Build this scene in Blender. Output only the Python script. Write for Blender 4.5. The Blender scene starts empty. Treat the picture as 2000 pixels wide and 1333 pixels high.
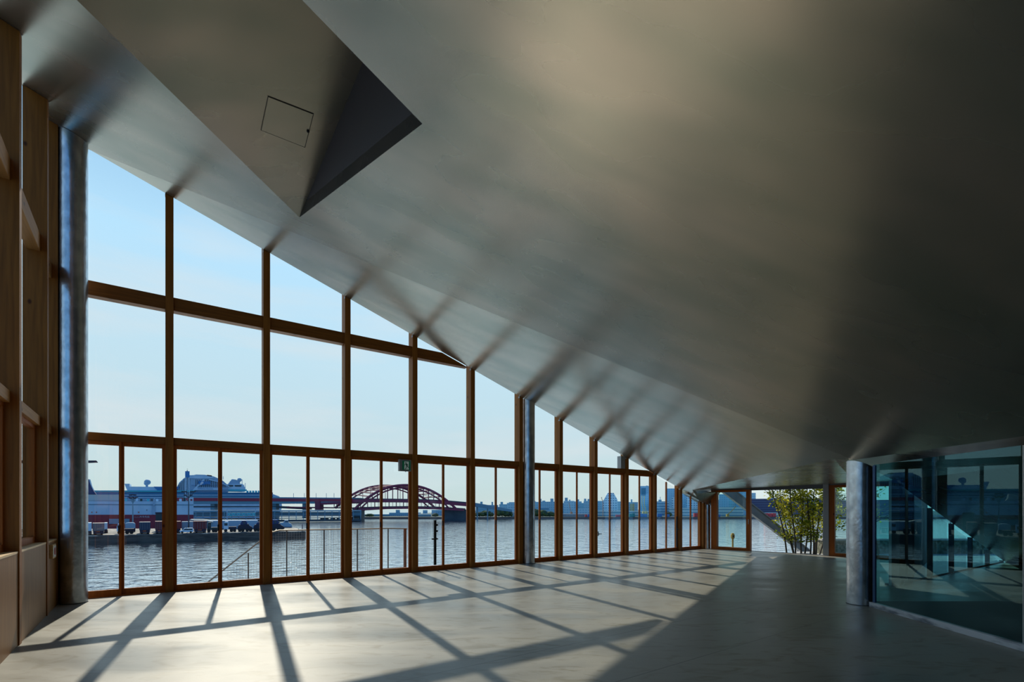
import bpy, bmesh, math, random
from mathutils import Vector, Matrix
random.seed(7)
sc = bpy.context.scene
COL = sc.collection
PI = math.pi

# ------------------------------------------------------------------ camera, sky, sun, exposure
F, YH, CH = 944.4, 994.0, 1.5          # focal length in pixels, horizon row, eye height (2000 px wide frame)
cam = bpy.data.cameras.new('camera')
cam.sensor_width = 36.0
cam.lens = 17.0
cam.shift_y = (YH - 666.5) / 2000.0
cam.clip_end = 6000
camo = bpy.data.objects.new('camera', cam)
COL.objects.link(camo)
camo.location = (0, 0, CH)
camo.rotation_euler = (PI/2, 0, 0)
sc.camera = camo

sc.view_settings.view_transform = 'Standard'
sc.view_settings.look = 'None'
sc.view_settings.exposure = 0.0
sc.view_settings.gamma = 1.0
sc.view_settings.use_curve_mapping = False

SUN_DIR = Vector((-0.4825, 0.876, 0.770)).normalized()      # towards the sun
sd = bpy.data.lights.new('sun', 'SUN')
sd.energy = 4.8
sd.angle = math.radians(0.6)
sd.color = (1.0, 0.89, 0.72)
so = bpy.data.objects.new('sun', sd)
COL.objects.link(so)
so.rotation_euler = SUN_DIR.to_track_quat('Z', 'Y').to_euler()

world = bpy.data.worlds.new('world')
sc.world = world
world.use_nodes = True
wt = world.node_tree
wt.nodes.clear()
def wn(t, **k):
    n = wt.nodes.new(t)
    for a, b in k.items(): setattr(n, a, b)
    return n
w_out = wn('ShaderNodeOutputWorld'); w_bg = wn('ShaderNodeBackground')
w_tc = wn('ShaderNodeTexCoord'); w_sep = wn('ShaderNodeSeparateXYZ'); w_ramp = wn('ShaderNodeValToRGB')
w_map = wn('ShaderNodeMapping'); w_noise = wn('ShaderNodeTexNoise'); w_cr = wn('ShaderNodeValToRGB'); w_mix = wn('ShaderNodeMixRGB')
e = w_ramp.color_ramp.elements
e[0].position = 0.0; e[0].color = (0.56, 0.66, 0.64, 1)
e[1].position = 1.0; e[1].color = (0.035, 0.17, 0.42, 1)
for p, c in ((0.05, (0.56, 0.69, 0.70, 1)), (0.13, (0.54, 0.69, 0.75, 1)), (0.27, (0.53, 0.72, 0.83, 1)), (0.42, (0.47, 0.73, 0.93, 1)), (0.62, (0.20, 0.42, 0.70, 1))):
    q = e.new(p); q.color = c
w_map.inputs['Scale'].default_value = (1.5, 1.5, 9.0)
w_noise.inputs['Scale'].default_value = 1.6
w_noise.inputs['Detail'].default_value = 6
w_cr.color_ramp.elements[0].position = 0.44; w_cr.color_ramp.elements[0].color = (0, 0, 0, 1)
w_cr.color_ramp.elements[1].position = 0.70; w_cr.color_ramp.elements[1].color = (0.55, 0.55, 0.55, 1)
w_mix.inputs[2].default_value = (0.70, 0.73, 0.75, 1)
wl = wt.links.new
w_dot = wn('ShaderNodeVectorMath'); w_dot.operation = 'DOT_PRODUCT'; w_dot.inputs[1].default_value = (SUN_DIR.x, SUN_DIR.y, 0)
w_mr = wn('ShaderNodeMapRange'); w_mr.inputs['From Min'].default_value = 0.15; w_mr.inputs['From Max'].default_value = -0.45; w_mr.inputs['To Min'].default_value = 0.0; w_mr.inputs['To Max'].default_value = 1.0
w_deep = wn('ShaderNodeValToRGB')
q = w_deep.color_ramp.elements; q[0].position = 0.0; q[0].color = (0.08, 0.40, 0.80, 1); q[1].position = 0.7; q[1].color = (0.015, 0.13, 0.42, 1)
w_far = wn('ShaderNodeMixRGB')
wl(w_tc.outputs['Generated'], w_sep.inputs[0]); wl(w_sep.outputs['Z'], w_ramp.inputs[0])
wl(w_tc.outputs['Generated'], w_map.inputs[0]); wl(w_map.outputs[0], w_noise.inputs['Vector'])
wl(w_noise.outputs[0], w_cr.inputs[0]); wl(w_cr.outputs[0], w_mix.inputs[0])
wl(w_tc.outputs['Generated'], w_dot.inputs[0]); wl(w_dot.outputs['Value'], w_mr.inputs[0]); wl(w_sep.outputs['Z'], w_deep.inputs[0])
wl(w_mr.outputs[0], w_far.inputs[0]); wl(w_ramp.outputs[0], w_far.inputs[1]); wl(w_deep.outputs[0], w_far.inputs[2])
wl(w_far.outputs[0], w_mix.inputs[1]); wl(w_mix.outputs[0], w_bg.inputs[0]); wl(w_bg.outputs[0], w_out.inputs[0])
w_bg.inputs[1].default_value = 1.2

# ------------------------------------------------------------------ helpers
class MB:
    """collects shapes, links them as one mesh object"""
    def __init__(s): s.bm = bmesh.new()
    def box(s, a, b, M=None):
        vs = [Vector((x, y, z)) for x in (a[0], b[0]) for y in (a[1], b[1]) for z in (a[2], b[2])]
        if M is not None: vs = [M @ v for v in vs]
        v = [s.bm.verts.new(p) for p in vs]
        for f in ((0,1,3,2),(4,6,7,5),(0,4,5,1),(2,3,7,6),(0,2,6,4),(1,5,7,3)):
            s.bm.faces.new([v[i] for i in f])
        return s
    def hexa(s, p):                       # eight points: four bottom, four top, same winding
        v = [s.bm.verts.new(Vector(q)) for q in p]
        for f in ((3,2,1,0),(4,5,6,7),(0,1,5,4),(1,2,6,5),(2,3,7,6),(3,0,4,7)):
            s.bm.faces.new([v[i] for i in f])
        return s
    def prism(s, pts, ext):               # planar polygon extruded by a vector
        ext = Vector(ext)
        lo = [s.bm.verts.new(Vector(p)) for p in pts]
        hi = [s.bm.verts.new(Vector(p) + ext) for p in pts]
        s.bm.faces.new(lo); s.bm.faces.new(hi[::-1])
        n = len(pts)
        for i in range(n):
            s.bm.faces.new((lo[i], hi[i], hi[(i+1) % n], lo[(i+1) % n]))
        return s
    def tube(s, pts, r, n=8, r2=None, cap=True):
        pts = [Vector(p) for p in pts]
        rings = []
        for i, p in enumerate(pts):
            d = (pts[min(i+1, len(pts)-1)] - pts[max(i-1, 0)]).normalized()
            up = Vector((0,0,1)) if abs(d.z) < 0.95 else Vector((1,0,0))
            x = d.cross(up).normalized(); y = x.cross(d).normalized()
            rr = r if r2 is None else r + (r2-r)*i/(len(pts)-1)
            rings.append([s.bm.verts.new(p + (x*math.cos(2*PI*k/n) + y*math.sin(2*PI*k/n))*rr) for k in range(n)])
        for a, b in zip(rings, rings[1:]):
            for k in range(n): s.bm.faces.new((a[k], a[(k+1) % n], b[(k+1) % n], b[k]))
        if cap: s.bm.faces.new(rings[0][::-1]); s.bm.faces.new(rings[-1])
        return s
    def lathe(s, prof, c=(0,0,0), n=24):
        c = Vector(c); rings = []
        for r, z in prof:
            rings.append([s.bm.verts.new(c + Vector((r*math.cos(2*PI*k/n), r*math.sin(2*PI*k/n), z))) for k in range(n)])
        for a, b in zip(rings, rings[1:]):
            for k in range(n): s.bm.faces.new((a[k], a[(k+1) % n], b[(k+1) % n], b[k]))
        s.bm.faces.new(rings[0][::-1]); s.bm.faces.new(rings[-1])
        return s
    def ball(s, c, r, seg=12, sz=1.0):
        m = Matrix.Translation(Vector(c)) @ Matrix.Diagonal((r, r, r*sz, 1))
        bmesh.ops.create_uvsphere(s.bm, u_segments=seg, v_segments=max(6, seg//2), radius=1, matrix=m)
        return s
    def blob(s, c, r, amp=0.3, sub=2, seed=0):
        rnd = random.Random(seed)
        m = Matrix.Translation(Vector(c))
        g = bmesh.ops.create_icosphere(s.bm, subdivisions=sub, radius=1, matrix=m)
        for v in g['verts']:
            d = v.co - Vector(c)
            v.co = Vector(c) + Vector((d.x*r[0], d.y*r[1], d.z*r[2])) * (1 + rnd.uniform(-amp, amp))
        return s
    def face(s, pts):
        s.bm.faces.new([s.bm.verts.new(Vector(p)) for p in pts]); return s
    def build(s, name, mat, parent=None, smooth=False, loc=None, rot=None, bevel=0.0, kind=None, label=None):
        bmesh.ops.recalc_face_normals(s.bm, faces=s.bm.faces)
        me = bpy.data.meshes.new(name)
        s.bm.to_mesh(me); s.bm.free()
        o = bpy.data.objects.new(name, me)
        COL.objects.link(o)
        me.materials.append(mat)
        if smooth:
            for p in me.polygons: p.use_smooth = True
            if hasattr(me, 'set_sharp_from_angle'): me.set_sharp_from_angle(angle=math.radians(40))
        if parent is not None: o.parent = parent
        if loc is not None: o.location = loc
        if rot is not None: o.rotation_euler = (0, 0, rot)
        if bevel:
            b = o.modifiers.new('bevel', 'BEVEL'); b.width = bevel; b.segments = 2; b.limit_method = 'ANGLE'
        if kind: o['kind'] = kind
        if label: o['label'] = label
        return o
def tag(o, label, cat, group=None, kind=None):
    o['label'] = label; o['category'] = cat
    if group: o['group'] = group
    if kind: o['kind'] = kind
    return o
def thing(name, label, cat, loc=(0,0,0), rot=0.0, group=None):
    o = bpy.data.objects.new(name, None); COL.objects.link(o)
    o.empty_display_size = 0.2
    o.location = loc; o.rotation_euler = (0, 0, rot)
    return tag(o, label, cat, group)
def struct_empty(name, loc, rot=0.0, label=None):
    o = bpy.data.objects.new(name, None); COL.objects.link(o)
    o.location = loc; o.rotation_euler = (0, 0, rot); o['kind'] = 'structure'
    if label: o['label'] = label
    return o
def plane(p, q, r):                      # z(x, y) of the plane through three points
    p, q, r = Vector(p), Vector(q), Vector(r)
    n = (q-p).cross(r-p)
    def z(x, y): return p.z - (n.x*(x-p.x) + n.y*(y-p.y))/n.z
    z.n = n.normalized() * (1 if n.z > 0 else -1); z.p = p
    return z
def hit(px, py, pl):                     # where the sight line of a point of the photograph meets a built plane
    d = Vector(((px-1000)/F, 1, (YH-py)/F)); o = Vector((0, 0, CH))
    return o + d * ((pl.p - o).dot(pl.n) / d.dot(pl.n))
def on_floor(px, py, z=0.0):
    Y = F*(CH-z)/(py-YH); return Vector(((px-1000)/F*Y, Y, z))
def at(px, py, Y): return Vector(((px-1000)/F*Y, Y, CH+(YH-py)/F*Y))
class Fr:
    """upright local frame of a distant thing: origin on the ground, x along its long side, y away from the harbour front"""
    def __init__(s, pxc, Y, zb):
        p = at(pxc, YH, Y); s.o = Vector((p.x, Y, zb)); s.a = math.atan2(-p.x, Y)   # rotation about z
        s.e = Vector((math.cos(s.a), math.sin(s.a), 0)); s.n = Vector((-math.sin(s.a), math.cos(s.a), 0))
    def P(s, px, py, dy=0.0):
        d = Vector(((px-1000)/F, 1, (YH-py)/F)); c = Vector((0, 0, CH)); q = s.o + s.n*dy
        h = c + d*((q-c).dot(s.n)/d.dot(s.n)); r = h - s.o
        return Vector((r.dot(s.e), dy, h.z - s.o.z))

# ------------------------------------------------------------------ materials
def mat(name, col, rough=0.6, metal=0.0, spec=0.5, noise=None, bump=None, emis=None):
    """noise = (scale xyz, second colour, low, high)   bump = (scale xyz, strength, distance)"""
    m = bpy.data.materials.new(name); m.use_nodes = True
    t = m.node_tree; p = t.nodes['Principled BSDF']
    p.inputs['Base Color'].default_value = (*col, 1); p.inputs['Roughness'].default_value = rough
    p.inputs['Metallic'].default_value = metal; p.inputs['Specular IOR Level'].default_value = spec
    if noise or bump: tc = t.nodes.new('ShaderNodeTexCoord')
    if noise:
        mp = t.nodes.new('ShaderNodeMapping'); mp.inputs['Scale'].default_value = noise[0]
        nz = t.nodes.new('ShaderNodeTexNoise'); nz.inputs['Scale'].default_value = 1; nz.inputs['Detail'].default_value = 6
        cr = t.nodes.new('ShaderNodeValToRGB'); cr.color_ramp.elements[0].position = noise[2]; cr.color_ramp.elements[1].position = noise[3]
        cr.color_ramp.elements[0].color = (*col, 1); cr.color_ramp.elements[1].color = (*noise[1], 1)
        t.links.new(tc.outputs['Object'], mp.inputs[0]); t.links.new(mp.outputs[0], nz.inputs['Vector'])
        t.links.new(nz.outputs[0], cr.inputs[0]); t.links.new(cr.outputs[0], p.inputs['Base Color'])
        m['cr'] = cr.name
    if bump:
        mp = t.nodes.new('ShaderNodeMapping'); mp.inputs['Scale'].default_value = bump[0]
        nz = t.nodes.new('ShaderNodeTexNoise'); nz.inputs['Scale'].default_value = 1; nz.inputs['Detail'].default_value = 5
        b = t.nodes.new('ShaderNodeBump'); b.inputs['Strength'].default_value = bump[1]; b.inputs['Distance'].default_value = bump[2]
        t.links.new(tc.outputs['Object'], mp.inputs[0]); t.links.new(mp.outputs[0], nz.inputs['Vector'])
        t.links.new(nz.outputs[0], b.inputs['Height']); t.links.new(b.outputs[0], p.inputs['Normal'])
    if emis: p.inputs['Emission Color'].default_value = (*emis[0], 1); p.inputs['Emission Strength'].default_value = emis[1]
    return m

def wood(name, base, dark, axis=2, rough=0.55):
    m = bpy.data.materials.new(name); m.use_nodes = True
    t = m.node_tree; p = t.nodes['Principled BSDF']; p.inputs['Roughness'].default_value = rough; p.inputs['Specular IOR Level'].default_value = 0.22
    L = t.links.new
    tc = t.nodes.new('ShaderNodeTexCoord'); mp = t.nodes.new('ShaderNodeMapping')
    s = [14.0, 14.0, 14.0]; s[axis] = 0.7
    mp.inputs['Scale'].default_value = s
    nz = t.nodes.new('ShaderNodeTexNoise'); nz.inputs['Scale'].default_value = 1.6; nz.inputs['Detail'].default_value = 8; nz.inputs['Distortion'].default_value = 0.8
    cr = t.nodes.new('ShaderNodeValToRGB'); cr.color_ramp.elements[0].position = 0.3; cr.color_ramp.elements[1].position = 0.7
    cr.color_ramp.elements[0].color = (*dark, 1); cr.color_ramp.elements[1].color = (*base, 1)
    # knots
    mp2 = t.nodes.new('ShaderNodeMapping'); s2 = [3.3, 3.3, 3.3]; s2[axis] = 1.9; mp2.inputs['Scale'].default_value = s2
    vo = t.nodes.new('ShaderNodeTexVoronoi'); vo.inputs['Scale'].default_value = 1.25
    kr = t.nodes.new('ShaderNodeValToRGB'); kr.color_ramp.elements[0].position = 0.05; kr.color_ramp.elements[0].color = (0.28, 0.2, 0.16, 1)
    kr.color_ramp.elements[1].position = 0.11; kr.color_ramp.elements[1].color = (1, 1, 1, 1)
    mx = t.nodes.new('ShaderNodeMixRGB'); mx.blend_type = 'MULTIPLY'; mx.inputs[0].default_value = 1
    b = t.nodes.new('ShaderNodeBump'); b.inputs['Strength'].default_value = 0.12; b.inputs['Distance'].default_value = 0.004
    L(tc.outputs['Object'], mp.inputs[0]); L(mp.outputs[0], nz.inputs['Vector']); L(nz.outputs[0], cr.inputs[0])
    L(tc.outputs['Object'], mp2.inputs[0]); L(mp2.outputs[0], vo.inputs['Vector']); L(vo.outputs['Distance'], kr.inputs[0])
    L(cr.outputs[0], mx.inputs[1]); L(kr.outputs[0], mx.inputs[2]); L(mx.outputs[0], p.inputs['Base Color'])
    L(nz.outputs[0], b.inputs['Height']); L(b.outputs[0], p.inputs['Normal'])
    return m

def glass(name, tint, refl=(0.9, 0.95, 1.0), gain=1.0, ior=1.5):
    m = bpy.data.materials.new(name); m.use_nodes = True
    t = m.node_tree; t.nodes.clear(); L = t.links.new
    out = t.nodes.new('ShaderNodeOutputMaterial'); mix = t.nodes.new('ShaderNodeMixShader')
    tr = t.nodes.new('ShaderNodeBsdfTransparent'); gl = t.nodes.new('ShaderNodeBsdfGlossy')
    tr.inputs[0].default_value = (*tint, 1); gl.inputs['Color'].default_value = (*refl, 1); gl.inputs['Roughness'].default_value = 0.0
    ge = t.nodes.new('ShaderNodeNewGeometry')
    dt = t.nodes.new('ShaderNodeVectorMath'); dt.operation = 'DOT_PRODUCT'
    ab = t.nodes.new('ShaderNodeMath'); ab.operation = 'ABSOLUTE'
    om = t.nodes.new('ShaderNodeMath'); om.operation = 'SUBTRACT'; om.inputs[0].default_value = 1.0
    pw = t.nodes.new('ShaderNodeMath'); pw.operation = 'POWER'; pw.inputs[1].default_value = 5.0
    ma = t.nodes.new('ShaderNodeMath'); ma.operation = 'MULTIPLY_ADD'; ma.inputs[1].default_value = 0.92*gain; ma.inputs[2].default_value = 0.04*gain*2
    ma.use_clamp = True
    L(ge.outputs['Incoming'], dt.inputs[0]); L(ge.outputs['Normal'], dt.inputs[1]); L(dt.outputs['Value'], ab.inputs[0])
    L(ab.outputs[0], om.inputs[1]); L(om.outputs[0], pw.inputs[0]); L(pw.outputs[0], ma.inputs[0])
    L(ma.outputs[0], mix.inputs[0]); L(tr.outputs[0], mix.inputs[1]); L(gl.outputs[0], mix.inputs[2]); L(mix.outputs[0], out.inputs[0])
    return m

M = {}
M['post'] = wood('cedar_post', (0.33, 0.120, 0.016), (0.21, 0.072, 0.009))
M['beam'] = wood('cedar_beam', (0.25, 0.088, 0.012), (0.16, 0.054, 0.007), axis=0)
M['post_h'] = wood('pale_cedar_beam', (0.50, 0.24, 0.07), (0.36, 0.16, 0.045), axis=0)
M['frame'] = wood('cedar_frame', (0.40, 0.108, 0.012), (0.28, 0.070, 0.008))
M['panel'] = wood('plywood', (0.31, 0.150, 0.045), (0.22, 0.100, 0.027), rough=0.5)
M['light_wood'] = wood('light_edge', (0.62, 0.42, 0.20), (0.5, 0.32, 0.15), axis=0)
M['steel'] = mat('galvanised_steel', (0.64, 0.68, 0.72), 0.27, 0.95, noise=((7, 7, 5), (0.36, 0.40, 0.44), 0.35, 0.7), bump=((22, 22, 14), 0.30, 0.010))
M['steel_dark'] = mat('dark_steel', (0.10, 0.11, 0.12), 0.4, 0.6)
M['steel_plain'] = mat('painted_steel', (0.30, 0.32, 0.34), 0.45, 0.3)
M['black'] = mat('black_metal', (0.012, 0.012, 0.013), 0.4, 0.2)
M['chrome'] = mat('satin_metal', (0.5, 0.5, 0.5), 0.25, 1.0)
M['glass'] = glass('clear_glass', (0.93, 0.965, 0.97))
M['glass_left'] = glass('upper_side_glass', (0.93, 0.965, 0.97), gain=0.35)
M['glass_tint'] = glass('pale_teal_glass', (0.66, 0.88, 0.83))
M['glass_teal'] = glass('teal_partition_glass', (0.17, 0.54, 0.60), (0.40, 0.66, 0.72), 1.4)
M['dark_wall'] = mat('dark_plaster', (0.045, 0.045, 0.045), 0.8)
M['white'] = mat('white_plastic', (0.62, 0.62, 0.60), 0.4)

def ceiling_metal(gain=1.0, name='brushed_metal_ceiling', r0=0.235, r1=0.31):
    m = bpy.data.materials.new(name); m.use_nodes = True
    t = m.node_tree; p = t.nodes['Principled BSDF']; L = t.links.new
    p.inputs['Metallic'].default_value = 0.86
    tc = t.nodes.new('ShaderNodeTexCoord')
    def nz(scale, det, rz=0.0, dist=0.0):
        mp = t.nodes.new('ShaderNodeMapping'); mp.inputs['Scale'].default_value = scale; mp.inputs['Rotation'].default_value = (0, 0, rz)
        n = t.nodes.new('ShaderNodeTexNoise'); n.inputs['Scale'].default_value = 1; n.inputs['Detail'].default_value = det; n.inputs['Distortion'].default_value = dist
        L(tc.outputs['Object'], mp.inputs[0]); L(mp.outputs[0], n.inputs['Vector']); return n
    a = nz((0.6, 1.5, 0.9), 2, rz=-0.55)
    cr = t.nodes.new('ShaderNodeValToRGB')
    cr.color_ramp.interpolation = 'EASE'; cr.color_ramp.elements[0].position = 0.15; cr.color_ramp.elements[0].color = (0.27*gain, 0.285*gain, 0.232*gain, 1)
    cr.color_ramp.elements[1].position = 0.85; cr.color_ramp.elements[1].color = (0.46*gain, 0.40*gain, 0.33*gain, 1)
    L(a.outputs[0], cr.inputs[0]); L(cr.outputs[0], p.inputs['Base Color'])
    r = nz((0.7, 1.6, 1.1), 2, rz=-0.55)
    rr = t.nodes.new('ShaderNodeMapRange'); rr.inputs['From Min'].default_value = 0.0; rr.inputs['From Max'].default_value = 1.0
    rr.inputs['To Min'].default_value = r0; rr.inputs['To Max'].default_value = r1
    L(r.outputs[0], rr.inputs[0]); L(rr.outputs[0], p.inputs['Roughness'])
    g = nz((0.5, 6.0, 3.0), 1, rz=-0.61)
    h = nz((0.5, 1.8, 1.0), 2, rz=-0.55)
    b = t.nodes.new('ShaderNodeBump'); b.inputs['Strength'].default_value = 0.10; b.inputs['Distance'].default_value = 0.004
    b2 = t.nodes.new('ShaderNodeBump'); b2.inputs['Strength'].default_value = 0.10; b2.inputs['Distance'].default_value = 0.03
    L(g.outputs[0], b.inputs['Height']); L(h.outputs[0], b2.inputs['Height']); L(b.outputs[0], p.inputs['Normal'])
    return m
M['ceiling'] = ceiling_metal()
M['strip'] = ceiling_metal(1.3, 'lit_metal_strip', 0.20, 0.25)  # same ceiling metal, colour raised to stand in for its lighter reflection

# ------------------------------------------------------------------ the plan of the room
A0 = Vector((-6.0828, 8.6908, 0)); U = Vector((0.8188, 0.5741, 0)).normalized(); N = Vector((-U.y, U.x, 0))   # long window wall: origin, along, outward
UR = math.atan2(U.y, U.x)
def W(s, d, z): return A0 + U*s + N*d + Vector((0, 0, z))
def top_line(s): return 7.09 - 0.3315*s
B_TOP = Vector((5.30, 7.50, 2.255))
A_TOP = W(-1.14, 0, 7.464)
S1 = plane(W(-1.14, 0, top_line(-1.14)), W(12, 0, top_line(12)), B_TOP)
GP = Vector((5.50, 7.36, 0)); GD = Vector((-0.0445, -0.999, 0))       # foot of the glass partition and its direction towards the camera
G1 = GP + GD*10.6
S2 = plane(A_TOP, B_TOP, (G1.x, G1.y, 2.20))
LP = Vector((-4.92, 4.645, 0)); LW = Vector((-0.6005, 0.7996, 0)); LO = Vector((-0.7996, -0.6005, 0))         # left wall
def Lw(t, d, z): return LP + LW*t + LO*d + Vector((0, 0, z))
R0 = Vector((7.39, 17.93, 0)); R1 = Vector((10.50, 14.85, 0)); RU = (R1-R0).normalized(); RO = Vector((RU.y*-1, RU.x, 0)) # far right wall
if RO.y < 0: RO = -RO
RLEN = (R1-R0).length
def Rw(s, d, z): return R0 + RU*s + RO*d + Vector((0, 0, z))
BL = Lw(-9.4, 0, 0)

# ------------------------------------------------------------------ floor
def floor_mat():
    m = bpy.data.materials.new('polished_concrete'); m.use_nodes = True
    t = m.node_tree; p = t.nodes['Principled BSDF']; L = t.links.new
    tc = t.nodes.new('ShaderNodeTexCoord')
    def nz(scale, det, dist=0.0, rz=0.0):
        mp = t.nodes.new('ShaderNodeMapping'); mp.inputs['Scale'].default_value = scale; mp.inputs['Rotation'].default_value = (0, 0, rz)
        n = t.nodes.new('ShaderNodeTexNoise'); n.inputs['Scale'].default_value = 1; n.inputs['Detail'].default_value = det; n.inputs['Distortion'].default_value = dist
        L(tc.outputs['Object'], mp.inputs[0]); L(mp.outputs[0], n.inputs['Vector']); return n
    a = nz((0.5, 1.3, 1), 7, 0.6, 0.3)
    cr = t.nodes.new('ShaderNodeValToRGB')
    cr.color_ramp.elements[0].position = 0.28; cr.color_ramp.elements[0].color = (0.165, 0.163, 0.147, 1)
    cr.color_ramp.elements[1].position = 0.62; cr.color_ramp.elements[1].color = (0.262, 0.258, 0.232, 1)
    L(a.outputs[0], cr.inputs[0])
    c = nz((2.2, 5.5, 1), 6, 1.6, 0.25)
    cc = t.nodes.new('ShaderNodeValToRGB')
    cc.color_ramp.elements[0].position = 0.52; cc.color_ramp.elements[0].color = (1, 1, 1, 1)
    cc.color_ramp.elements[1].position = 0.70; cc.color_ramp.elements[1].color = (0.70, 0.655, 0.55, 1)
    L(c.outputs[0], cc.inputs[0])
    mx = t.nodes.new('ShaderNodeMixRGB'); mx.blend_type = 'MULTIPLY'; mx.inputs[0].default_value = 1
    L(cr.outputs[0], mx.inputs[1]); L(cc.outputs[0], mx.inputs[2])
    sp = nz((70, 70, 1), 3)
    sr = t.nodes.new('ShaderNodeValToRGB'); sr.color_ramp.elements[0].position = 0.25; sr.color_ramp.elements[0].color = (0.86, 0.86, 0.86, 1); sr.color_ramp.elements[1].position = 0.45
    L(sp.outputs[0], sr.inputs[0])
    m2 = t.nodes.new('ShaderNodeMixRGB'); m2.blend_type = 'MULTIPLY'; m2.inputs[0].default_value = 1
    L(mx.outputs[0], m2.inputs[1]); L(sr.outputs[0], m2.inputs[2])
    # saw-cut joints, parallel to the long window wall
    dot = t.nodes.new('ShaderNodeVectorMath'); dot.operation = 'DOT_PRODUCT'; dot.inputs[1].default_value = N
    L(tc.outputs['Object'], dot.inputs[0])
    last = m2.outputs[0]
    for dist in (-6.61, -7.70):
        s = t.nodes.new('ShaderNodeMath'); s.operation = 'SUBTRACT'; s.inputs[1].default_value = A0.dot(N) + dist
        ab = t.nodes.new('ShaderNodeMath'); ab.operation = 'ABSOLUTE'
        lt = t.nodes.new('ShaderNodeMath'); lt.operation = 'LESS_THAN'; lt.inputs[1].default_value = 0.005
        L(dot.outputs['Value'], s.inputs[0]); L(s.outputs[0], ab.inputs[0]); L(ab.outputs[0], lt.inputs[0])
        k = t.nodes.new('ShaderNodeMixRGB'); k.inputs[2].default_value = (0.10, 0.10, 0.095, 1)
        L(lt.outputs[0], k.inputs[0]); L(last, k.inputs[1]); last = k.outputs[0]
    L(last, p.inputs['Base Color'])
    r = t.nodes.new('ShaderNodeMapRange'); r.inputs['To Min'].default_value = 0.30; r.inputs['To Max'].default_value = 0.46
    r.inputs['From Min'].default_value = 0.3; r.inputs['From Max'].default_value = 0.7
    L(a.outputs[0], r.inputs[0]); L(r.outputs[0], p.inputs['Roughness'])
    b = t.nodes.new('ShaderNodeBump'); b.inputs['Strength'].default_value = 0.08; b.inputs['Distance'].default_value = 0.003
    hb = nz((1.5, 26, 1), 4); L(hb.outputs[0], b.inputs['Height']); L(b.outputs[0], p.inputs['Normal'])
    p.inputs['Specular IOR Level'].default_value = 0.42
    return m
M['floor'] = floor_mat()
RE = Rw(RLEN+1.6, 0, 0)
D0 = Vector((7.30, 9.30, 0)); D1 = RE.copy()
W2a = Vector((7.42, 9.38, 0)); W2u = Vector((0.84, 0.545, 0)).normalized()
W2b = W2a + W2u*7.6
fb = MB()
fl = [Lw(4.05, 0.22, 0), W(-1.5, 0.26, 0), W(16.35, 0.26, 0), Rw(0.2, 0.25, 0), Rw(RLEN+1.7, 0.25, 0), W2b, Vector((14.5, -3.6, 0)), Vector((0.2, -3.6, 0)), Lw(-9.4, 0.22, 0)]
fb.prism([Vector((p.x, p.y, 0)) for p in fl], (0, 0, -0.22))
fb.build('floor', M['floor'], kind='structure')

# ------------------------------------------------------------------ ceiling sheets
P1 = hit(585, 425, S2); P2 = hit(825, 242, S2)
q2 = hit(590, 0, S2); q1 = hit(150, 0, S2)
def ray2(p, q, d=0.0):                   # line p->q met with the left wall (offset d outwards)
    n = LO; o = LP + LO*d; v = Vector((q.x-p.x, q.y-p.y, 0)); k = (o - Vector((p.x, p.y, 0))).dot(n)/v.dot(n)
    r = p + (q-p)*k; return r
W1c = ray2(P1, q1, 0.25); W2c = ray2(P2, q2, 0.25)
def s2(p): return Vector((p.x, p.y, S2(p.x, p.y)))
TH = Vector((0, 0, 0.16))
FA = W(-1.14, 0, 0)
corner = s2(Lw(3.98, 0.25, 0)); bl = s2(Lw(-9.4, 0.25, 0)); g1 = s2(G1)
c = MB()
A_ = Vector((FA.x, FA.y, S2(FA.x, FA.y)))
fo = s2(W(-1.75, 0.01, 0)); ao = s2(W(-1.14, 0.01, 0))
for poly in ([ao, A_, P1, W1c, corner, fo], [A_, B_TOP, P1], [B_TOP, P2, P1], [B_TOP, g1, bl, W2c, P2]):
    c.prism(poly, TH)
ceil_main = c.build('ceiling', M['ceiling'], kind='structure')
# the strip between the fold and the window wall
def s1(p): return Vector((p.x, p.y, S1(p.x, p.y)))
E1 = hit(1352, 957.5, S1); E2 = hit(1629, 897, S1)
fe = W(16.05, 0, 0)
c = MB()
pts = [A_TOP, B_TOP, E2, E1, s1(W(15.75, 0, 0)), s1(W(-1.14, 0, 0))]
c.prism(pts, TH)
def fl_(s_, d_): w = W(s_, 0, 0); v = W(s_, d_, 0); return Vector((v.x, v.y, S1(w.x, w.y) + d_*1.0))
c.prism([fl_(-1.72, 0), fl_(15.75, 0), fl_(15.75, 0.26), fl_(-1.72, 0.26)], TH)
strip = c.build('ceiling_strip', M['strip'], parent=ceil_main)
strip['label'] = 'narrow metal ceiling strip along the top of the window wall'
print('PLAN', P1, P2, q1, q2, W1c, W2c, E1, E2, S1(W(0,0.26,0).x, W(0,0.26,0).y), top_line(0))
# recess with the access hatch: tilted panel above, upright cheek below
Q = None
pe = plane(P1, P2, P1 + Vector((0, 0, 1)) + Vector((1e-4, 0, 0))) if False else None
d = Vector(((706-1000)/F, 1, (YH-128)/F)); o = Vector((0, 0, CH)); nn = Vector((P2.y-P1.y, -(P2.x-P1.x), 0)).normalized()
Q = o + d*((P1-o).dot(nn)/d.dot(nn))
HP = plane(P1, W1c, Q)
def hp(p): return Vector((p.x, p.y, HP(p.x, p.y)))
c = MB(); c.prism([P1, hp(P2), hp(W2c), W1c], (0, 0, 0.08))
rp = c.build('recess_panel', M['ceiling'], parent=ceil_main); rp['label'] = 'tilted darker panel inside the triangular ceiling recess'
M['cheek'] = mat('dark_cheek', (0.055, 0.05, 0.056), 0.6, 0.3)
c = MB(); off = Vector((nn.x, nn.y, 0)) * (0.06 if nn.x > 0 else -0.06)
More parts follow.
